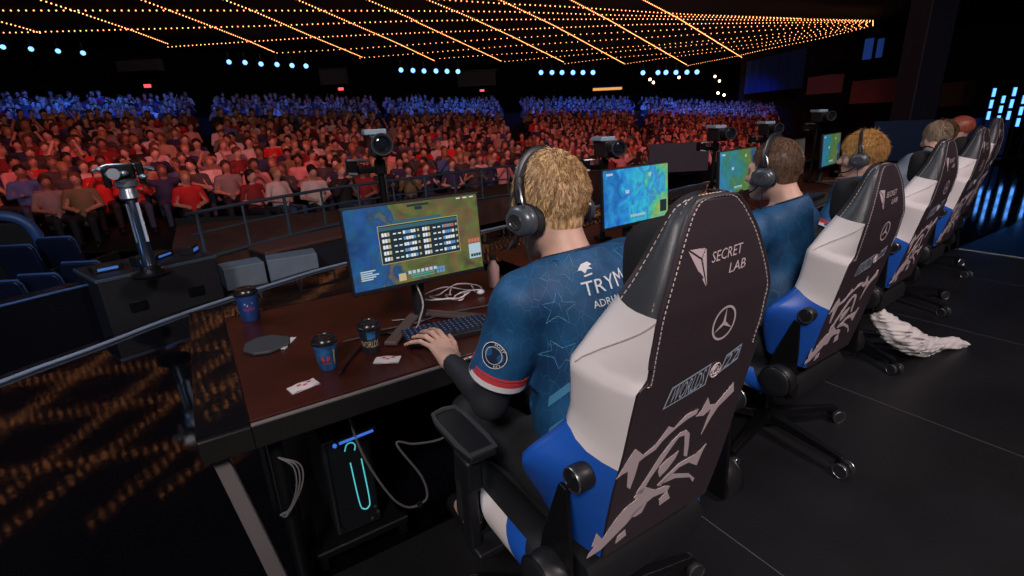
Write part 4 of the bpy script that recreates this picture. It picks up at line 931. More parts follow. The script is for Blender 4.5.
# ---- cups and can
CUPB = mat('cup_blue', (.02,.10,.26), .45, noise=.7, nscale=30); CUPK = mat('cup_navy', (.012,.018,.03), .45); LID = mat('lid_black', (.012,.012,.014), .25); GOLD = mat('gold_print', (.55,.42,.24), .5)
CRED = mat('logo_red', (.55,.04,.06), .5); CWH = mat('logo_white', (.6,.6,.62), .5)
def ring_text(b, s, r, z0, h, a0, aw, taper=0):
    V, F = text2d(s); b.add([((r+taper*(z0+y*h))*math.cos(a0+aw*(x-.5)), (r+taper*(z0+y*h))*math.sin(a0+aw*(x-.5)), z0+y*h) for x, y in V], F)
def cup(loc, label, kind):
    t = thing('paper_cup', label, 'cup', loc, 0, 'drink cups on the nearest desk')
    b = MB(); b.lathe([(.028,0),(.029,.002),(.040,.098)], 28); b.build('cup_wall', CUPB if kind == 0 else CUPK, t, True)
    b = MB(); b.lathe([(.041,.094),(.0435,.096),(.0435,.104),(.039,.107),(.036,.117),(.030,.117),(.028,.113),(.004,.113)], 28); l = b.build('lid', LID, t, True)
    b = MB(); b.box((0,-.026,.1185), (.014,.006,.003)); b.build('sip_tab', BLK, l, bevel=.001)
    a0 = math.atan2(-loc[1], -loc[0])
    if kind == 0:
        b = MB(); tp = .115
        for s in (-1, 1):   # two small red charging shapes facing a gold disc
            b.add([((.0290+tp*z+.0006)*math.cos(a0-.15+x), (.0290+tp*z+.0006)*math.sin(a0-.15+x), z) for x, z in [(s*.05,.042),(s*.15,.036),(s*.42,.044),(s*.40,.054),(s*.2,.056)]], [(0,1,2,3,4)])
        b.build('red_mark', CRED, t, fixn=False)
        b = MB(); ring_text(b, 'Red Bull', .0296, .026, .010, a0-.15, .75, .115); b.build('lettering', CRED, t, fixn=False)
        b = MB(); b.add([((.0296+.115*z)*math.cos(a0+x), (.0296+.115*z)*math.sin(a0+x), z) for x, z in [(.62,.02),(.8,.02),(.8,.075),(.62,.075)]], [(0,1,2,3)]); b.build('gold_stripe', GOLD, t, fixn=False)
    else:
        b = MB(); ring_text(b, 'WORLDS', .0297, .028, .026, a0-.15, 2.0, .115); b.build('lettering', GOLD, t, fixn=False)
        b = MB(); N = 10
        b.add([((.0300+.115*z)*math.cos(a0+x), (.0300+.115*z)*math.sin(a0+x), z) for z in (.06,.09) for x in np.linspace(-.3,.5,N)], [(k, k+1, N+k+1, N+k) for k in range(N-1)]); b.build('blue_patch', CUPB, t, fixn=False)
    return t
cup((.268,1.665,TOP), 'blue paper coffee cup with black lid standing between the white sachets', 0)
cup((.432,1.70,TOP), 'dark paper coffee cup with pale gold lettering, left of the typing hand', 1)
t = thing('drink_can', 'small blue cup with a black lid standing at the far left of the nearest desk', 'cup', (.098,2.36,TOP))
b = MB(); b.lathe([(.034,0),(.036,.004),(.046,.122)], 28); b.build('cup_wall', mat('can_blue', (.02,.06,.24), .35), t, True)
b = MB(); b.lathe([(.047,.118),(.050,.120),(.050,.128),(.045,.132),(.042,.144),(.004,.142)], 28); b.build('lid', LID, t, True)
a0 = math.atan2(-2.36, -.098)
b = MB(); ring_text(b, 'Red Bull', .0352, .052, .014, a0+.05, 1.1, .092); b.build('lettering', CRED, t, fixn=False)
b = MB(); b.add([((.0351+.092*z)*math.cos(a0+x), (.0351+.092*z)*math.sin(a0+x), z) for x, z in [(-.45,.074),(-.1,.070),(.0,.078),(.1,.070),(.5,.076),(.35,.088),(0,.092),(-.3,.088)]], [tuple(range(8))]); b.build('pale_mark', CWH, t, fixn=False)
# dark folded pouch with pale paper edge
t = thing('pouch', 'dark flat pouch with a white paper edge lying near the far left cup', 'pouch', (.115,2.00,TOP), R(20))
b = MB(); b.prism([(-.075,-.05),(-.03,-.085),(.05,-.08),(.085,-.02),(.06,.06),(.01,.085),(-.05,.07),(-.085,.01)], 0, .014); b.build('pouch_body', mat('pouch_dark', (.035,.038,.045), .6), t, bevel=.006, seg=3)
b = MB(); b.prism([(.02,-.098),(.105,-.03),(.09,-.015),(.012,-.082)], .002, .006); b.build('paper_edge', CWH, t)
# sachets
for i, (x, y, a, lb) in enumerate([(.168,1.575,R(12),'white sachet with red print lying nearest the desk corner'),(.452,1.59,R(-32),'white sachet with red print lying below the dark lettered cup')]):
    t = thing('sachet', lb, 'sachet', (x, y, TOP), a, 'white sachets on the nearest desk')
    b = MB(); nx = 8; pts = []
    for j in range(4):
        for k in range(nx): 
            u, v = k/(nx-1)-.5, j/3-.5; pts.append((u*.088, v*.052, .004+.004*math.cos(PI*u)*math.cos(PI*v)+.0015*math.sin(9*u+4*v)))
    F = [(j*nx+k, j*nx+k+1, (j+1)*nx+k+1, (j+1)*nx+k) for j in range(3) for k in range(nx-1)]
    b.add(pts, F); b.add([(p[0], p[1], .0006) for p in pts], [f[::-1] for f in F]); b.build('wrapper', mat('sachet_white', (.66,.60,.60), .5), t, True, fixn=False)
    b = MB()
    for k in range(3): b.box((-.012+.016*k, .004-.01*(k%2), .0092), (.012,.007,.0006))
    b.build('red_print', CRED, t)
# stir stick / pen
p, q = Vector((.285,1.585,TOP)), Vector((.41,1.755,TOP)); d = q-p
t = thing('stirrer', 'thin black stirrer lying between the two coffee cups', 'stirrer', p, math.atan2(d.y, d.x)); MB().tube(smoothpath([(0,0,.006),(.1,.004,.006),(d.length,0,.007)], 5), .0045, 8).build('stem', BLK, t, True); MB().box((.012,0,.005), (.03,.012,.008)).build('paddle', BLK, t, bevel=.002)
# keyboard
t = thing('keyboard', 'black mechanical keyboard under the typing left hand', 'keyboard', (.755,1.665,TOP), R(-8))
MB().box((0,0,.011), (.40,.145,.022)).build('case', BLK, t, bevel=.004)
keym = mat('keycap', (.022,.026,.034), .35, emit=(.05,.1,.3), es=.04); kl = mat('key_legend', (.12,.2,.4), .5, emit=(.2,.4,1), es=.2)
b = MB(); lg = MB()
for r in range(6):
    n = 19 if r else 16
    for k in range(n):
        x = -.19+.0205*k*(19/n)**.0; y = .058-.021*r-(0 if r == 0 else .003)
        if x > .19: continue
        wd = .108 if (r == 5 and k == 5) else .0165
        if r == 5 and 3 <= k <= 8 and k != 5: continue
        b.loft([[(x-wd/2,y-.0085,.02),(x+wd/2,y-.0085,.02),(x+wd/2,y+.0085,.02),(x-wd/2,y+.0085,.02)],[(x-wd/2+.002,y-.0065,.031),(x+wd/2-.002,y-.0065,.031),(x+wd/2-.002,y+.0068,.031),(x-wd/2+.002,y+.0068,.031)]])
        lg.add([(x-.002,y-.001,.0314),(x+.002,y-.001,.0314),(x+.002,y+.004,.0314),(x-.002,y+.004,.0314)], [(0,1,2,3)])
kk = b.build('keycaps', keym, t); tag(kk, kind='stuff'); lo = lg.build('key_legends', kl, t, fixn=False); tag(lo, kind='stuff')
b = MB(); b.tube(smoothpath([(-.05,.07,.01),(-.06,.14,.006),(-.1,.2,.006),(-.2,.24,.006)], 6), .004, 6); b.build('cable', BLK, t, True)
# white earphone cable coil
t = thing('earphone_cable', 'loosely coiled white earphone cable lying under the nearest monitor', 'cable', (.93,2.02,TOP))
pts = []
for k in range(30):
    a = k*.62; r = .07+.028*math.sin(k*1.3)+.02*math.cos(k*.5); pts.append((r*1.25*math.cos(a)+.03*math.sin(k*.21), r*1.25*math.sin(a)+.012*math.cos(k*.8), .006+.022*abs(math.sin(k*.9))+.0006*k))
MB().tube(smoothpath(pts, 4), .0034, 6).build('cord', mat('cord_white', (.75,.70,.72), .45), t, True)
MB().ball((.12,-.03,.014), .016, 12, 8, (1.3,.8,.75)).build('plug', mat('plug_white', (.8,.8,.84), .35), t, True)
t = thing('headphone_cable', 'thin pale cable trailing down in front of the monitor stand', 'cable', (.60,1.80,TOP))
MB().tube(smoothpath([(.09,.06,.16),(.085,.0,.10),(.06,-.02,.05),(.04,-.02,.012),(.0,-.03,.006),(-.06,-.08,.006)], 7), .0035, 6).build('cord', mat('cord_grey', (.35,.33,.34), .5), t, True)
MB().box((.0,-.05,.009), (.05,.018,.014), rot=(0,0,R(35))).build('connector', mat('connector_pale', (.7,.7,.72), .4), t, bevel=.003)
for i, pp in enumerate([[(.36,1.84,0),(.48,1.83,0),(.56,1.80,0),(.66,1.86,0)],[(.52,1.86,0),(.66,1.84,0),(.8,1.86,0),(1.0,1.83,0)]]):
    t = thing('desk_cable', ['black cable running left of the monitor stand','black cable running behind the keyboard'][i], 'cable', (pp[0][0],pp[0][1],TOP)); MB().tube(smoothpath([(a-pp[0][0], b-pp[0][1], .006) for a, b, c in pp], 7), .005, 6).build('cord', BLK, t, True)
# mouse at the first desk (hidden by the chair from the front) and other desks' keyboards
o = MB().ball((0,0,.0), .03, 14, 10, (1,1.75,.62)).build('computer_mouse', BLK, None, True); o.location = (1.06,1.50,TOP+.0186); tag(o, 'black computer mouse under the right hand of the nearest player', 'mouse')
def small_kb(x, y, rz, label):
    t = thing('keyboard', label, 'keyboard', (x, y, TOP), rz, 'keyboards farther along the row'); MB().box((0,0,.011), (.38,.14,.022)).build('case', BLK, t, bevel=.004)
    b = MB()
    for r in range(5):
        for k in range(16): b.box((-.17+.0225*k, .05-.025*r, .026), (.018,.019,.01))
    tag(b.build('keycaps', keym, t), kind='stuff')
small_kb(2.15,1.93,R(6),'black keyboard on the second desk'); small_kb(3.45,2.20,R(8),'black keyboard on the third desk'); small_kb(4.62,2.38,R(10),'black keyboard on the fourth desk'); small_kb(5.75,2.62,R(10),'black keyboard on the farthest desk')
for i, (x, y, z) in enumerate([(2.78,2.18,TOP),(3.02,2.22,TOP),(1.165,2.06,TOP)]):
    t = thing('drink_bottle', ['clear water bottle on the second desk','blue drink bottle beside the clear one on the second desk','small drink cup half hidden right of the nearest monitor'][i], 'bottle', (x, y, z))
    b = MB(); b.lathe([(.026,0),(.028,.004),(.03,.10),(.016,.125),(.014,.14)], 18); b.build('bottle_body', [mat('clear_plastic', (.35,.42,.45), .15), mat('bottle_blue', (.03,.14,.5), .25), mat('cup_pink', (.45,.28,.26), .4)][i], t, True); b = MB(); b.lathe([(.016,.138),(.016,.155),(.012,.158)], 14); b.build('bottle_cap', [CWH, BLK, BLK][i], t, True)
# ---- under the first desk: computer, stand, cables
t = thing('computer_tower', 'dark computer tower with a glowing cyan tube loop under the nearest desk', 'computer', (.275,1.62,.085), 0)
MB().box((0,.21,.205), (.17,.42,.41)).build('tower_case', mat('tower_black', (.016,.016,.02), .35), t, bevel=.01)
cy = mat('cyan_glow', (.1,.5,.55), .3, emit=(.10,.70,.75), es=.6); blg = mat('blue_glow', (.05,.2,.8), .3, emit=(.06,.22,1), es=.4)
MB().box((0,-.002,.205), (.155,.006,.395)).build('front_panel', mat('smoked_glass', (.01,.012,.015), .12), t, bevel=.004)
b = MB(); b.tube(smoothpath([(.0,-.007,.30),(.008,-.007,.12),(.02,-.007,.085),(.037,-.007,.085),(.045,-.007,.12),(.040,-.007,.30)], 6), .0024, 6); b.build('light_tube', cy, t, True)
b = MB(); b.tube(smoothpath([(-.012,-.007,.355),(-.002,-.007,.378),(.016,-.007,.38),(.026,-.007,.365),(.022,-.007,.345)], 6), .0022, 6); b.build('light_tube', cy, t, True)
b = MB(); b.tube([(x, -.007, z) for x, z in [(-.07,.39),(-.072,.05),(-.05,.02),(.05,.02),(.072,.05),(.07,.39)]], .0025, 5); b.build('panel_outline', BLKM, t)
for x, z in ((.062,.075),(.07,.045),(.045,.028)):
    b = MB(); b.lathe([(.006,0),(.006,.004),(.002,.005)], 10, Matrix.Translation((x,-.005,z)) @ Matrix.Rotation(PI/2,4,'X')); b.build('screw', RIMM, t, True)
t = thing('tower_stand', 'low black metal stand carrying the computer tower', 'stand', (.275,1.62,0))
for y in (-.02,.40): MB().box((0,y,.065), (.34,.035,.035)).build('cross_bar', BLKM, t, bevel=.004)
MB().box((0,-.038,.080), (.34,.004,.006)).build('bright_edge', RIMM, t)
for x in (-.15,.15):
    for y in (-.02,.40): MB().box((x,y,.024), (.03,.03,.048)).build('leg', BLKM, t, bevel=.003)
MB().box((0,.19,.0785), (.30,.40,.008)).build('plate', BLKM, t)
t = thing('light_strip', 'short blue light strip glowing under the nearest desk edge', 'light', (.30,1.56,.515), R(4)); MB().tube([(-.06,0,0),(.06,0,.0)], .005, 8).build('lit_tube', blg, t, True); MB().box((0,.012,.006), (.15,.02,.012)).build('channel', BLKM, t); MB().ball((-.075,0,-.002), .008, 8, 6).build('connector', blg, t, True); MB().box((0,.012,.108), (.01,.01,.20)).build('hanger', BLKM, t)
t = thing('power_cable', 'grey cable looping down from the desk in front of the computer tower', 'cable', (.285,1.56,.53))
MB().tube(smoothpath([(0,0,.15),(.01,0,0),(.04,-.01,-.14),(.10,-.02,-.30),(.15,-.02,-.37),(.20,-.02,-.385),(.235,-.02,-.36),(.22,-.02,-.26),(.15,0,-.10),(.22,.0,-.13),(.33,.0,-.15),(.42,0,-.10)], 7), .0045, 7).build('cord', mat('cable_grey', (.13,.12,.12), .5), t, True)
MB().box((.20,-.02,-.385), (.02,.016,.016)).build('tie', BLK, t)
t = thing('leg_cable', 'pale cable loops hanging from the nearest desk leg', 'cable', (.05,1.50,.52))
for k in range(3): MB().tube(smoothpath([(.0,0,.06),(.035+.01*k,-.02,.02),(.03+.008*k,-.03,-.05),(-.005*k,-.02,-.12-.01*k),(-.03,-.02,-.13)], 7), .0026, 6).build('loop', mat('cable_pale', (.12,.115,.115), .5), t, True)
# white cloth lying on chair base and floor, third chair
B = Body(); Pp = [(3.34,1.20,.30),(3.40,1.14,.22),(3.52,1.10,.14),(3.66,1.08,.07),(3.80,1.05,.045),(3.95,1.00,.032),(4.05,.95,.022)]
Rr_ = [.05,.07,.075,.065,.045,.035,.02]
for a, b_, r1, r2 in zip(Pp, Pp[1:], Rr_, Rr_[1:]): B.cone(a, b_, r1, r2, .03)
V, Q = B.mesh(.010, lambda g: .012*np.sin(55*g[..., 0]+30*g[..., 1]+9*np.sin(40*g[..., 2]))*.6+.006*np.sin(90*g[..., 1]-60*g[..., 2]))
V[:, 2] = np.maximum(V[:, 2], .003); o = link('cloth', npmesh('cloth', V, Q, mat('cloth_white', (.72,.68,.66), .9))); tag(o, 'crumpled white cloth trailing from the third chair base onto the floor', 'cloth')
# ------------------------------------------------------------------ players
SKN = mat('skin_player', (.66,.40,.31), .5, noise=.12, nscale=18); SLV = mat('undersleeve', (.018,.020,.026), .6); TRO = mat('trousers_black', (.014,.015,.018), .75)
def jersey_mat():
    m = bpy.data.materials.new('jersey_blue'); m.use_nodes = True; nt = m.node_tree; b = nt.nodes['Principled BSDF']; b.inputs['Roughness'].default_value = .62; L = nt.links.new
    tc = nt.nodes.new('ShaderNodeTexCoord'); v = nt.nodes.new('ShaderNodeTexVoronoi'); v.feature = 'DISTANCE_TO_EDGE'; v.inputs['Scale'].default_value = 34
    mp = nt.nodes.new('ShaderNodeMapping'); mp.inputs['Scale'].default_value = (1.0,1.0,.55); mp.inputs['Rotation'].default_value = (0,.6,.3)
    L(tc.outputs['Object'], mp.inputs['Vector']); L(mp.outputs['Vector'], v.inputs['Vector'])
    r = nt.nodes.new('ShaderNodeValToRGB'); r.color_ramp.elements[0].position = .006; r.color_ramp.elements[0].color = (.05,.22,.42,1); r.color_ramp.elements[1].position = .02; r.color_ramp.elements[1].color = (.006,.05,.15,1)
    L(v.outputs['Distance'], r.inputs['Fac'])
    n = nt.nodes.new('ShaderNodeTexNoise'); n.inputs['Scale'].default_value = 9; L(tc.outputs['Object'], n.inputs['Vector'])
    r2 = nt.nodes.new('ShaderNodeValToRGB'); r2.color_ramp.elements[0].position = .35; r2.color_ramp.elements[0].color = (.005,.045,.12,1); r2.color_ramp.elements[1].position = .65; r2.color_ramp.elements[1].color = (.010,.095,.24,1); L(n.outputs['Fac'], r2.inputs['Fac'])
    m2 = nt.nodes.new('ShaderNodeMix'); m2.data_type = 'RGBA'; m2.blend_type = 'LIGHTEN'; m2.inputs['Factor'].default_value = .45; L(r2.outputs['Color'], m2.inputs['A']); L(r.outputs['Color'], m2.inputs['B']); L(m2.outputs['Result'], b.inputs['Base Color'])
    wv = nt.nodes.new('ShaderNodeTexNoise'); wv.inputs['Scale'].default_value = 500; bp = nt.nodes.new('ShaderNodeBump'); bp.inputs['Strength'].default_value = .08; bp.inputs['Distance'].default_value = .004; L(tc.outputs['Object'], wv.inputs['Vector']); L(wv.outputs['Fac'], bp.inputs['Height']); L(bp.outputs['Normal'], b.inputs['Normal'])
    return m
JER = jersey_mat(); NAVY = mat('jersey_navy', (.010,.022,.06), .6); CRD = mat('cuff_red', (.62,.05,.05), .6); CWT = mat('cuff_white', (.72,.70,.72), .6); JPT = mat('jersey_print', (.72,.76,.80), .55); JOR = mat('jersey_orange', (.62,.28,.06), .55); JLB = mat('jersey_line', (.07,.27,.47), .55)
def hair_mat(name, c0, c1):
    m = bpy.data.materials.new(name); m.use_nodes = True; nt = m.node_tree; b = nt.nodes['Principled BSDF']; b.inputs['Roughness'].default_value = .42
    oi = nt.nodes.new('ShaderNodeTexCoord'); n = nt.nodes.new('ShaderNodeTexNoise'); n.inputs['Scale'].default_value = 1.0; n.inputs['Detail'].default_value = 3; mp = nt.nodes.new('ShaderNodeMapping'); mp.inputs['Scale'].default_value = (120,120,26); nt.links.new(oi.outputs['Object'], mp.inputs['Vector']); nt.links.new(mp.outputs['Vector'], n.inputs['Vector'])
    r = nt.nodes.new('ShaderNodeValToRGB'); r.color_ramp.elements[0].position = .38; r.color_ramp.elements[1].position = .62; r.color_ramp.elements[0].color = c0+(1,); r.color_ramp.elements[1].color = c1+(1,)
    nt.links.new(n.outputs['Fac'], r.inputs['Fac']); nt.links.new(r.outputs['Color'], b.inputs['Base Color']); return m
EYEW = mat('eye_white', (.7,.68,.66), .3); EYED = mat('eye_iris', (.03,.04,.06), .2)
HSB = mat('headset_black', (.016,.018,.022), .35); HSG = mat('headset_grey', (.10,.115,.135), .3, .3); HSP = mat('headset_pad', (.02,.02,.022), .8)
def hand_mesh(W, palm, tips, thumb, up, h=.0026, curl=.018):
    """W wrist, palm knuckle-row centre, four fingertip points (index first), thumb tip; all in player space"""
    W, palm, thumb, up = [np.array(x, float) for x in (W, palm, thumb, up)]; tips = [np.array(x, float) for x in tips]
    f = nrm(palm-W); side = nrm(np.cross(f, up)); B = Body(); tside = np.sign((thumb-palm)@side)
    B.cone(W-f*.04, W, .028, .026, .0); B.cone(W, W+f*.03, .026, .027, .02)
    ks = []
    for i, o in enumerate((.030, .010, -.010, -.029)):
        k = palm+side*tside*o+up*(.004-.002*abs(i-1)) - f*(.0, -.004, 0, .010)[i]
        ks.append(k); B.cone(W+side*tside*o*.55+f*.015, k, .0165, .0125, .016)
    for k, tp, r in zip(ks, tips, (.0095,.0100,.0094,.0082)):
        m1 = k*.58+tp*.42+up*curl; m2 = k*.25+tp*.75+up*curl*.62
        B.cone(k, m1, r*1.12, r, .006); B.cone(m1, m2, r*.98, r*.88, .003); B.cone(m2, tp, r*.88, r*.68, .003)
    tb = W+f*.028+side*tside*.026; tm = tb*.45+thumb*.55+side*tside*.006+up*.004
    B.cone(W+f*.012+side*tside*.008, tb, .018, .0165, .012); B.cone(tb, tm, .0145, .0112, .008); B.cone(tm, thumb, .0108, .0078, .004)
    return B.mesh(h)
def player(name_label, cat_group, loc, rotz, hc, hyaw, hpitch, neck, arms, hairc, hair_len, dz=0, jersey=True, torso=None, h=.0075, hands=True, nstr=3800, faded=True, wide=1.0):
    root_h = Matrix.Translation(hc) @ Matrix.Rotation(hyaw, 4, 'Z') @ Matrix.Rotation(hpitch, 4, 'X'); Hm = np.array(root_h)[:3, :3]; hcv = np.array(hc, float)
    H = lambda p: Hm@np.array(p, float)+hcv
    rot = tuple(root_h.to_euler())
    T = dict(hip=(0,.05,.62+dz), low=(.01,.03,.80+dz), up=(.02,.06,1.06+dz)); T.update(torso or {})
    hip, low, upb = [np.array(T[k]) for k in ('hip','low','up')]; neck = np.array(neck, float)
    sh = {s: upb*.0+np.array(arms[s][0], float) for s in (-1, 1)}
    def head(B):
        B.ell(H((0,-.012,.028)), (.077*wide,.097*wide,.098), .0, 0, rot); B.ell(H((0,.035,-.035)), (.060,.066,.088), .03, 0, rot)
        B.cone(H((-.045,.01,-.06)), H((0,.075,-.103)), .026, .022, .03); B.cone(H((.045,.01,-.06)), H((0,.075,-.103)), .026, .022, .03)
        B.cone(H((0,.098,.005)), H((0,.118,-.034)), .010, .015, .012); B.cone(H((-.014,.100,-.038)), H((.014,.100,-.038)), .009, .009, .008)
        B.cone(H((-.045,.082,.022)), H((.045,.082,.022)), .013, .013, .02)
        B.cone(H((-.020,.097,-.066)), H((.020,.097,-.066)), .0075, .0075, .006); B.cone(H((-.017,.096,-.077)), H((.017,.096,-.077)), .008, .008, .005)
        for s in (-1, 1):
            B.sub(H((s*.031,.101,.002)), (.013,.010,.009)); B.ell(H((s*.079,-.005,-.018)), (.010,.022,.033), .008, 0, rot); B.ell(H((s*.058,.06,-.03)), (.022,.028,.026), .02, 0, rot)
        B.cone(H((0,-.022,-.05)), neck+np.array((0,-.005,-.02)), .054, .060, .035)
    B = Body(); head(B)
    B.cone(hip, low, .135, .125, .06); B.cone(low, upb+np.array((0,.02,-.02)), .125, .12, .06); B.cone(upb, neck-np.array((0,0,.06)), .11, .065, .05)
    for s in (-1, 1):
        S0, el, wr = [np.array(a, float) for a in arms[s][:3]]
        B.cone(upb+np.array((s*.05,0,.05)), S0, .07, .06, .05); B.cone(S0, el, .052, .040, .03); B.cone(el, wr, .041, .026, .015)
        hp = hip+np.array((s*.09,.0,-.02)); kn = np.array((s*.14,.48,.56+dz*.5)); an = np.array((s*.15,.52,.10))
        B.cone(hp, kn, .085, .058, .05); B.cone(kn, an, .056, .040, .02); B.cone(an, an+np.array((0,.15,-.06)), .04, .03, .02)
    V, Q = B.mesh(h)
    VV, QQ = [V], [Q]; off = len(V)
    if hands:
        for s in (-1, 1):
            hd = arms[s][3]
            if hd: v, q = hand_mesh(arms[s][2], *hd); VV.append(v); QQ.append(q+off); off += len(v)
    body = link('person', npmesh('person', np.concatenate(VV), np.concatenate(QQ), SKN)); tag(body, name_label, 'person', cat_group); body.location = loc; body.rotation_euler = (0, 0, rotz)
    # eyes
    for s in (-1, 1):
        b = MB(); b.ball(H((s*.031,.083,.002)), .0125, 12, 8); e = b.build('eye', EYEW, body, True); b = MB(); b.ball(H((s*.031,.0925,.002)), .006, 10, 6); b.build('iris', EYED, e, True)
    # hair: cap and strands over it
    skull = lambda P: Body.one(None, ('e', H((0,-.012,.028)), np.array((.077*wide,.097*wide,.098)), Hm, None, 0, 0), P)
    def hairy(p): # head space
        x, y, z = p[..., 0], p[..., 1], p[..., 2]
        lim = np.where(y < -.02, -.040, np.where(y < .035, -.040+(y+.02)*.6, .03+(y-.035)*1.0)); return z > lim
    u = rng.normal(size=(nstr*3, 3)); u /= np.linalg.norm(u, axis=1)[:, None]; P = u*np.array((.079*wide,.099*wide,.100))+np.array((0,-.012,.028))
    low_ = P[:, 2] < -.03; P[low_, 1] += (-.03-P[low_, 2])*.25; P[low_, 0] *= 1-(-.03-P[low_, 2])*1.5
    k = hairy(P) & ((P[:, 2] > -.035) | (rng.random(len(P)) < .4)); P = P[k][:nstr]; u = u[k][:nstr]
    hb = Body(); hb.ell(H((0,-.013,.030)), (.0805*wide,.1005*wide,.1015), 0, 0, rot); hb.cone(H((0,-.028,-.02)), H((0,-.034,-.045)), .062, .054, .03)
    hb.cut(H((0,.045,.045)), Hm@np.array((0,1,-.75))); hb.cut(H((0,0,-.040)), Hm@np.array((0,.55,-1)))
    Vh, Qh = hb.mesh(.006); cap = link('hair', npmesh('hair', Vh, Qh, hairc), body)
    SV, SF = [], []
    for p, n in zip(P, u):
        z = p[2]; t = np.clip((z+.09)/.14, 0, 1); ln = hair_len*(.22+.78*t) if faded else hair_len*(.6+.4*t)
        crown = np.array((0,-.055,.10)); fl = p-crown; fl = fl-n*(fl@n); fl = fl/(np.linalg.norm(fl)+.02)
        fl = fl*.9+np.array((0,0,-.35))*(1-t)+rng.normal(0, .10 if faded else .22, 3); d0 = nrm(n*(.18+.2*t if faded else .35)+fl*.7); d1 = nrm(n*.12+fl+np.array((0,0,-.35)))
        a = p+n*.001; b_ = a+d0*ln*.5; c = b_+d1*ln*.5; sd = nrm(np.cross(n, d0)+1e-6)*rng.uniform(.0014, .0026); nn = np.cross(d0, sd); o = len(SV)
        for q, r in ((a, 1), (b_, .85), (c, .15)): SV += [H(q+sd*r), H(q-sd*.5*r+nn*.8*r), H(q-sd*.5*r-nn*.8*r)]
        for i in (0, 3):
            for k_ in range(3): SF.append((o+i+k_, o+i+(k_+1)%3, o+i+3+(k_+1)%3, o+i+3+k_))
    tag(link('hair_strands', npmesh('hair_strands', np.array(SV), np.array(SF), hairc), cap), kind='stuff')
    # clothing
    res = dict(body=body, H=H)
    J = Body(); top = neck+np.array((0,.0,-.012))
    J.cone(hip+np.array((0,-.01,-.02)), low, .150, .148, .06); J.cone(low, upb, .148, .135, .08); J.ell(upb+np.array((0,.015,-.03)), (.175,.125,.15), .06)
    J.cone(upb+np.array((0,.02,.03)), neck-np.array((0,.01,.03)), .12, .082, .07)
    for s in (-1, 1): J.cone(upb+np.array((s*.04,.02,.06)), np.array(arms[s][0]), .092, .074, .05)
    nd = nrm(H((0,-.02,-.05))-neck); cn = nrm(nd+np.array((0,-.22,0))); J.cut(neck+nd*.010, cn)
    for s in (-1, 1):
        S0, el = np.array(arms[s][0], float), np.array(arms[s][1], float); d = nrm(el-S0); L_ = np.linalg.norm(el-S0); ce = S0+d*L_*.74
        J.cone(S0, ce, .074, .078, .035); J.pr.append(('x', ce, d, 0, 0, 0, s))   # handled below
    cuts = [p for p in J.pr if p[0] == 'x' and p[6] != 0]; J.pr = [p for p in J.pr if not (p[0] == 'x' and p[6] != 0)]
    class J2(Body): pass
    def ev(P):
        D = Body.ev(J, P)
        for s in (-1, 1):
            S0, el = np.array(arms[s][0], float), np.array(arms[s][1], float); d = nrm(el-S0); ce = S0+d*np.linalg.norm(el-S0)*.74
            t = (P-ce)@d; rad = np.linalg.norm((P-ce)-t[..., None]*d, axis=-1)
            D = np.where((rad < .12) & (t > -.02), np.maximum(D, t), D)
        return D
    lo, hi = J.bounds(); lo = lo-3*h; n = np.ceil((hi+3*h-lo)/h).astype(int)+1
    g = np.stack(np.meshgrid(*[lo[i]+h*np.arange(n[i]) for i in range(3)], indexing='ij'), -1)
    F = ev(g)+wrinkle(g, .0035); Vj, Qj = nets(F, lo, h)
    jo = link('jersey' if jersey else 'shirt', npmesh('jersey', Vj, Qj, JER if jersey is True else jersey or SLV), body); res['jersey'] = jo; res['bvh'] = BVHTree.FromPolygons([tuple(v) for v in Vj], [tuple(q) for q in Qj])
    b = MB(); x = nrm(np.cross(cn, (0,1,0))); y = np.cross(cn, x); b.tube([tuple(neck+nd*.010+x*.067*math.cos(a)+y*.070*math.sin(a)+np.array((0,-.004,0))) for a in np.linspace(0, 2*PI, 28, endpoint=False)], .005, 8, closed=True); b.build('collar', NAVY if jersey is True else SLV, jo, True)
    for s in (-1, 1):
        S0, el, wr = [np.array(a, float) for a in arms[s][:3]]; d = nrm(el-S0); ce = S0+d*np.linalg.norm(el-S0)*.74
        if jersey is True:
            Mx = Matrix.Translation(ce) @ Vector(d).to_track_quat('Z', 'Y').to_matrix().to_4x4()
            for nm, a, e, m in (('red_band',-.030,-.018,CRD),('white_band',-.018,-.002,CWT),('red_band',-.040,-.034,CRD)):
                b = MB(); b.lathe([(.0765,a),(.0800,a),(.0800,e),(.0765,e)], 32, Mx); b.build('cuff_'+nm, m, jo, True)
        U = Body(); U.cone(S0*.4+el*.6, el, .056, .050, .0); U.cone(el, wr*.96+el*.04, .0495, .032, .02); V_, Q_ = U.mesh(.008, lambda g: wrinkle(g, .0022)); link('sleeve', npmesh('sleeve', V_, Q_, SLV), body) if arms[s][4] else None
    U = Body(); U.cone(hip+np.array((-.05,0,0)), hip+np.array((.05,0,0)), .145, .145, .05)
    for s in (-1, 1):
        hp = hip+np.array((s*.09,0,-.02)); kn = np.array((s*.14,.48,.56+dz*.5)); an = np.array((s*.15,.52,.13)); U.cone(hp, kn, .098, .072, .05); U.cone(kn, an, .070, .058, .03)
    V_, Q_ = U.mesh(.012, lambda g: wrinkle(g, .004)); link('trousers', npmesh('trousers', V_, Q_, TRO), body)
    for s in (-1, 1):
        U = Body(); an = np.array((s*.15,.53,.055)); U.cone(an, an+np.array((0,.15,-.015)), .045, .038, .02); U.cut((0,0,.014), (0,0,-1)); V_, Q_ = U.mesh(.01); link('shoe', npmesh('shoe', V_, Q_, BLK), body)
    return res
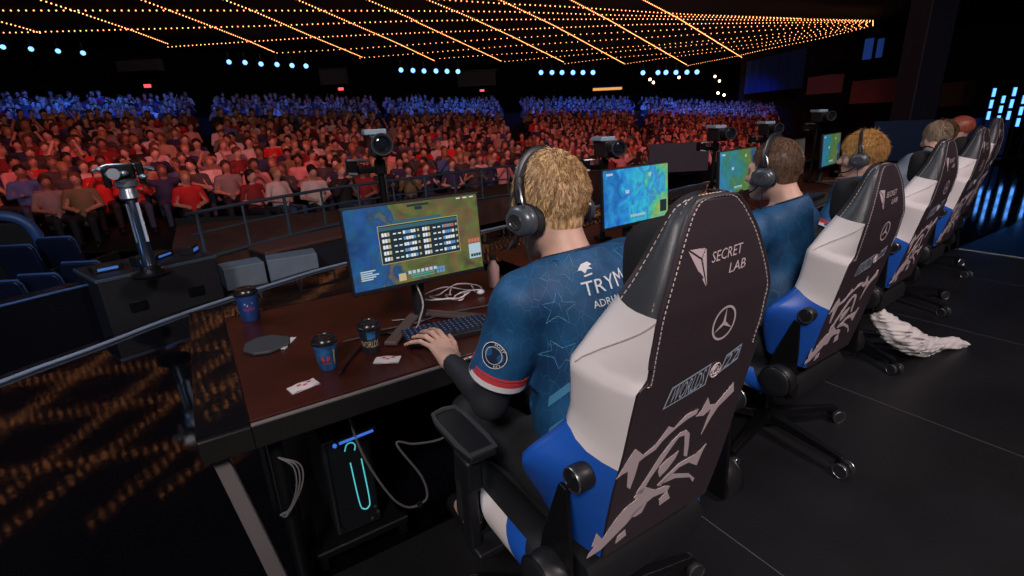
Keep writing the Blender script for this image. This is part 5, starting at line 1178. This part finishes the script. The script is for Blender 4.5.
def headset(p, loc, rotz, label, worn=True):
    H = p['H']; t = thing('headset', label, 'headset', loc, rotz, 'player headsets')
    b = MB(); arc = [H((.103*math.cos(a), -.012+.012*math.sin(a), .010+.128*math.sin(a))) for a in np.linspace(R(4), R(176), 22)]; 
    b.tube(arc, .0105, 10, flat=1.9); b.build('headband', HSB, t, True)
    b = MB(); b.tube([H((.100*math.cos(a), -.012+.012*math.sin(a), .004+.122*math.sin(a))) for a in np.linspace(R(35), R(145), 14)], .010, 8, flat=2.2); b.build('band_padding', HSP, t, True)
    for s in (-1, 1):
        c = H((s*.098,-.006,-.022)); ax = nrm(H((1,0,0))-H((0,0,0)))*s; Mx = Matrix.Translation(c) @ Vector(ax).to_track_quat('Z', 'X').to_matrix().to_4x4() @ Matrix.Diagonal((.93,1.16,1,1))
        b = MB(); b.lathe([(.034,-.026),(.043,-.024),(.046,-.016),(.044,-.004),(.036,-.002)], 26, Mx); cu = b.build('ear_cushion', HSP, t, True)
        b = MB(); b.lathe([(.041,-.004),(.0435,.002),(.042,.016),(.034,.027),(.026,.030),(.004,.030)], 26, Mx); e = b.build('ear_cup', HSG, t, True)
        b = MB(); b.lathe([(.021,.0295),(.021,.0325),(.018,.0325),(.018,.0305)], 22, Mx); b.build('cup_ring', RIMM, e, True)
        b = MB(); b.tube([Mx @ Vector((x*.012, y*.010, .032)) for x, y in [(-1,-.6),(0,.9),(1,-.6),(-.2,.1),(.6,.3)]], .0014, 5); b.build('cup_mark', RIMM, e, True)
        for k in (-1, 1): b = MB(); b.tube(smoothpath([H((s*.112,-.004+k*.026,-.01)), H((s*.116,-.008+k*.024,.022)), H((s*.108,-.012+k*.010,.055)), H((s*.099,-.010,.075))], 5), .0032, 6); b.build('yoke_wire', RIMM, t, True)
    b = MB(); b.tube(smoothpath([H((-.108,.012,-.058)), H((-.110,.045,-.082)), H((-.085,.092,-.092)), H((-.050,.120,-.088))], 6), .0038, 7); b.build('microphone_arm', HSB, t, True)
    b = MB(); b.ball(H((-.045,.122,-.087)), .010, 10, 8, (1.3,1,1)); b.build('microphone', HSP, t, True)
    b = MB(); b.tube(smoothpath([H((-.105,-.004,-.068)), H((-.10,.0,-.12)), H((-.085,.02,-.19)), H((-.06,.10,-.32))], 6), .0024, 6); b.build('cable', HSB, t, True)
    return t
def decal(bvh, verts2, faces, org, ux, uz, direction, off=.0022):
    out = []; ux, uz, direction = Vector(ux).normalized(), Vector(uz).normalized(), Vector(direction).normalized()
    for a, b_ in verts2:
        o = Vector(org)+ux*a+uz*b_-direction*.4; hit = bvh.ray_cast(o, direction, 1.0)
        out.append(hit[0]-direction*off*.3+hit[1].normalized()*off*(1 if hit[1].dot(direction) < 0 else -1) if hit[0] else o+direction*.4)
    mb = MB(); mb.add(out, faces); return mb
def P3(*v): return np.array(v, float)
L0 = Vector((.80,.90,0)); loc = lambda v: tuple(Vector(v)-L0)
# -- nearest player
lw = (-.212,.455,.797); lp = (-.190,.585,.806)
tips = [(-.145,.782,.784),(-.182,.775,.784),(-.226,.748,.784),(-.272,.705,.784)]; lt = (-.112,.672,.786)
rw = (.215,.50,.795); rp_ = (.240,.59,.806); rtips = [(.225,.70,.786),(.25,.705,.792),(.275,.695,.787),(.298,.665,.782)]; rt_ = (.195,.625,.775)
A1 = {-1: [(-.165,.085,1.095),(-.238,.155,.815),lw,(lp,tips,lt,(0,0,1)),True], 1: [(.195,.09,1.125),(.30,.15,.86),rw,(rp_,rtips,rt_,(0,0,1)),True]}
HB = hair_mat('hair_blond', (.34,.185,.075), (.84,.57,.30)); HBR = hair_mat('hair_brown', (.085,.045,.025), (.20,.11,.065)); HO = hair_mat('hair_orange', (.45,.22,.06), (.75,.45,.15)); HG = hair_mat('hair_greyfair', (.25,.18,.12), (.45,.34,.24)); HRD = hair_mat('hair_red', (.25,.05,.03), (.45,.12,.07))
p1 = player('person with short blond hair in blue jersey, left hand on the keyboard', 'players at the desks', L0, 0, (-.028,.150,1.314), R(8), R(-12), (-.022,.075,1.195), A1, HB, .036, 0, h=.0065, nstr=7500, wide=.95)
headset(p1, L0, 0, 'black and grey headset worn by the blond player nearest the camera')
J = p1['bvh']; jo = p1['jersey']
ux, uz, dr = (1,-.04,.13), (-.12,0,1), (.12,1,-.10)
def jt(s, o, w_, h_, m, nm, shear=0):
    V, F = text2d(s, shear=shear); decal(J, [(a*w_, b_*h_) for a, b_ in V], F, o, ux, uz, dr).build(nm, m, jo, fixn=False)
o = Vector((-.068,-.03,1.124)); jt('TRYM', o, .118, .034, JPT, 'name_lettering'); jt('ADRIAN TR', o+Vector((.018,0,-.030)), .118, .017, JPT, 'name_lettering'); jt('#GORO', o+Vector((.045,0,-.055)), .085, .017, JOR, 'tag_lettering', .3)
bird = [(-.018,.004),(-.006,.016),(.010,.018),(.018,.010),(.008,.008),(.016,.000),(.004,.002),(-.004,-.006),(-.010,.002)]
decal(J, bird, [tuple(range(len(bird)))], (-.055,-.03,1.185), ux, uz, dr).build('back_emblem', JPT, jo, fixn=False)
decal(J, [(-.008,-.014),(.012,-.012),(.012,-.008),(-.008,-.010)], [(0,1,2,3)], (-.055,-.03,1.185), ux, uz, dr).build('back_emblem', JPT, jo, fixn=False)
def starline(c, r, rot, uxx=ux, uzz=uz, d=dr):
    pts = [(r*(1 if k % 2 == 0 else .42)*math.sin(rot+k*PI/5), r*(1 if k % 2 == 0 else .42)*math.cos(rot+k*PI/5)) for k in range(10)]; path = []
    for a, b_ in zip(pts, pts[1:]+pts[:1]): path += [(a[0]+(b_[0]-a[0])*t, a[1]+(b_[1]-a[1])*t) for t in (0,.33,.66)]
    m = decal(J, path, [], c, uxx, uzz, d, .0006); b = MB(); b.tube(m.v, .0009, 4, closed=True); b.build('star_line', JLB, jo)
for c, r, a in (((-.125,0,1.10),.045,.2),((-.09,0,1.19),.034,.6),((-.02,-.02,1.02),.05,.4),((.12,0,1.03),.05,0),((-.12,0,.98),.04,.9),((.10,0,1.19),.04,.3)): starline(c, r, a)
# side piping and pale panel down the left side
sd = (1,.25,0); pth = [(y, z) for y, z in ((.035,.92),(.03,.86),(.03,.80),(.05,.72),(.06,.62))]
m = decal(J, [(q[0], q[1]) for q in smoothpath([(y, z, 0) for y, z in pth], 5)], [], (.23,0,0), (0,1,0), (0,0,1), sd, .001); b = MB(); b.tube(m.v, .004, 6); b.build('side_piping', CRD, jo, True)
for k, (y0, z0, y1, z1, m_) in enumerate([(.03,.93,.10,.86,JLB),(.03,.84,.11,.76,JLB),(.03,.80,.10,.75,JPT),(.035,.74,.12,.66,JLB),(.04,.70,.11,.655,JPT)]):
    N = 8; vv = [(y0+(y1-y0)*i/N, z0+(z1-z0)*i/N+dz_) for dz_ in (0,-.026 if m_ is JLB else -.012) for i in range(N+1)]
    decal(J, vv, [(i, i+1, N+2+i, N+1+i) for i in range(N)], (.23,0,0), (0,1,0), (0,0,1), sd, .0016).build('side_panel', m_, jo, fixn=False)
# round badge on the left sleeve
S0, el = np.array(A1[-1][0]), np.array(A1[-1][1]); d = nrm(el-S0); c = S0+d*.125; out = nrm(np.array((-.9,-.55,.1))); uu = nrm(np.cross(d, out)); 
def disc(r0, r1, a0, a1, n, m_, nm, off): 
    vv = [(r*math.cos(a), r*math.sin(a)) for r in (r0, r1) for a in np.linspace(a0, a1, n+1)]
    decal(J, vv, [(i, i+1, n+2+i, n+1+i) for i in range(n)], tuple(c), tuple(uu), tuple(-d), tuple(-out), off).build(nm, m_, jo, fixn=False)
disc(.0005, .036, 0, 2*PI, 28, NAVY, 'sleeve_badge', .0012); disc(.0325, .0345, 0, 2*PI, 28, JPT, 'badge_ring', .0022); disc(.0215, .023, 0, 2*PI, 24, JPT, 'badge_ring', .0022)
V, F = text2d('TEAM'); 
for s_, ac in (('TEAM', 110), ('EU', 235)):
    V, F = text2d(s_); vv = [((.025+.006*y)*math.cos(R(ac)-(x-.5)*(1.1 if len(s_) > 2 else .6)), (.025+.006*y)*math.sin(R(ac)-(x-.5)*(1.1 if len(s_) > 2 else .6))) for x, y in V]
    decal(J, vv, F, tuple(c), tuple(uu), tuple(-d), tuple(-out), .0024).build('badge_lettering', JPT, jo, fixn=False)
# -- second player, short brown hair
def arms_for(dx, dz, lh, rh, up=0):
    return {-1: [(-.19,.06,1.10+dz),(-.27,.14,.84+dz),(-.20,.42,.80),((-.18,.53,.806),[(-.14,.70,.786),(-.17,.70,.786),(-.20,.69,.786),(-.235,.66,.786)],(-.11,.60,.786),(0,0,1)) if lh else None,True], 1: [(.19,.06,1.10+dz),(.30,.14,.86+dz),(.26,.42,.80),((.28,.51,.806),[(.26,.62,.79),(.285,.625,.79),(.31,.61,.79),(.33,.59,.79)],(.235,.555,.786),(0,0,1)) if rh else None,True]}
L2 = Vector((2.17,1.18,0)); p2 = player('person with short brown hair in a blue jersey at the second desk', 'players at the desks', L2, R(2), (-.02,.09,1.275), R(2), R(-5), (-.01,.01,1.145), arms_for(0,-.07,True,True), HBR, .014, -.07, h=.0085, nstr=4200)
headset(p2, L2, R(2), 'black and grey headset worn by the player with short brown hair')
L3 = Vector((3.45,1.42,0)); A3 = arms_for(0,-.08,True,False); A3[1] = [(.19,.06,1.02),(.36,.10,.98),(.52,.26,1.02),((.575,.33,1.04),[(.64,.42,1.03),(.66,.40,1.03),(.675,.375,1.03),(.68,.35,1.03)],(.58,.41,1.02),(0,0,1)),False]
p3 = player('person with orange-blond hair in a dark blue jersey at the third desk', 'players at the desks', L3, R(5), (.03,.09,1.235), R(8), R(-6), (.01,.01,1.105), A3, HO, .05, -.08, h=.009, nstr=3200, faded=False)
headset(p3, L3, R(5), 'black headset worn by the orange-haired player')
# -- far players
GS = mat('shirt_grey_blue', (.16,.20,.25), .7)
L4 = Vector((4.65,1.62,0)); A4 = {-1: [(.15,.08,1.07),(.05,.22,.86),(.16,.40,.80),None,True], 1: [(.42,.06,.96),(.52,.22,.80),(.45,.42,.80),None,True]}
p4 = player('person with fair hair in a grey-blue shirt leaning sideways from the fourth chair', 'players at the desks', L4, R(6), (.56,.06,1.235), R(-50), R(-14), (.43,.06,1.12), A4, HG, .035, -.08, jersey=GS, h=.011, nstr=1500, hands=False, torso=dict(low=(.10,.05,.74),up=(.27,.07,.97)))
L5 = Vector((5.80,1.86,0)); p5 = player('person with dark hair and a headset at the farthest desk', 'players at the desks', L5, R(8), (-.16,.02,1.235), R(12), R(-6), (-.15,-.06,1.11), arms_for(0,-.06,True,True), HBR, .03, -.06, h=.012, nstr=1200, torso=dict(up=(-.06,.0,1.0)))
headset(p5, L5, R(8), 'black headset worn by the dark-haired player at the farthest desk')
B = spectator_sdf(1, 0); V, Q = B.mesh(.014); t_ = B.ev(V[Q].mean(1), True); o = link('person', npmesh('person', V, Q, [SKN, SKN, SKN, TRO, BLK], t_)); o.location = (6.72, 2.02, .03); o.rotation_euler = (0,0,R(205)); tag(o, 'red-haired person in a black top sitting beyond the farthest gaming chair', 'person')
for nm, w_, m_ in (('top',1,SLV),('hair',2,HRD),('trousers',3,TRO)):
    a, q = split_parts(V, Q, t_, w_); c_ = a.mean(0); link(nm, npmesh(nm, a+(a-c_)*.015, q, m_), o)
t = thing('stool', 'plain black stool under the red-haired person', 'stool', (6.72,2.0,0)); MB().lathe([(.17,.36),(.18,.37),(.18,.395),(.16,.40)], 20).build('seat', BLK, t, True)
for k in range(4): a = PI/4+k*PI/2; MB().tube([(.16*math.cos(a),.16*math.sin(a),0),(.10*math.cos(a),.10*math.sin(a),.37)], .014, 8).build('leg', BLKM, t, True)
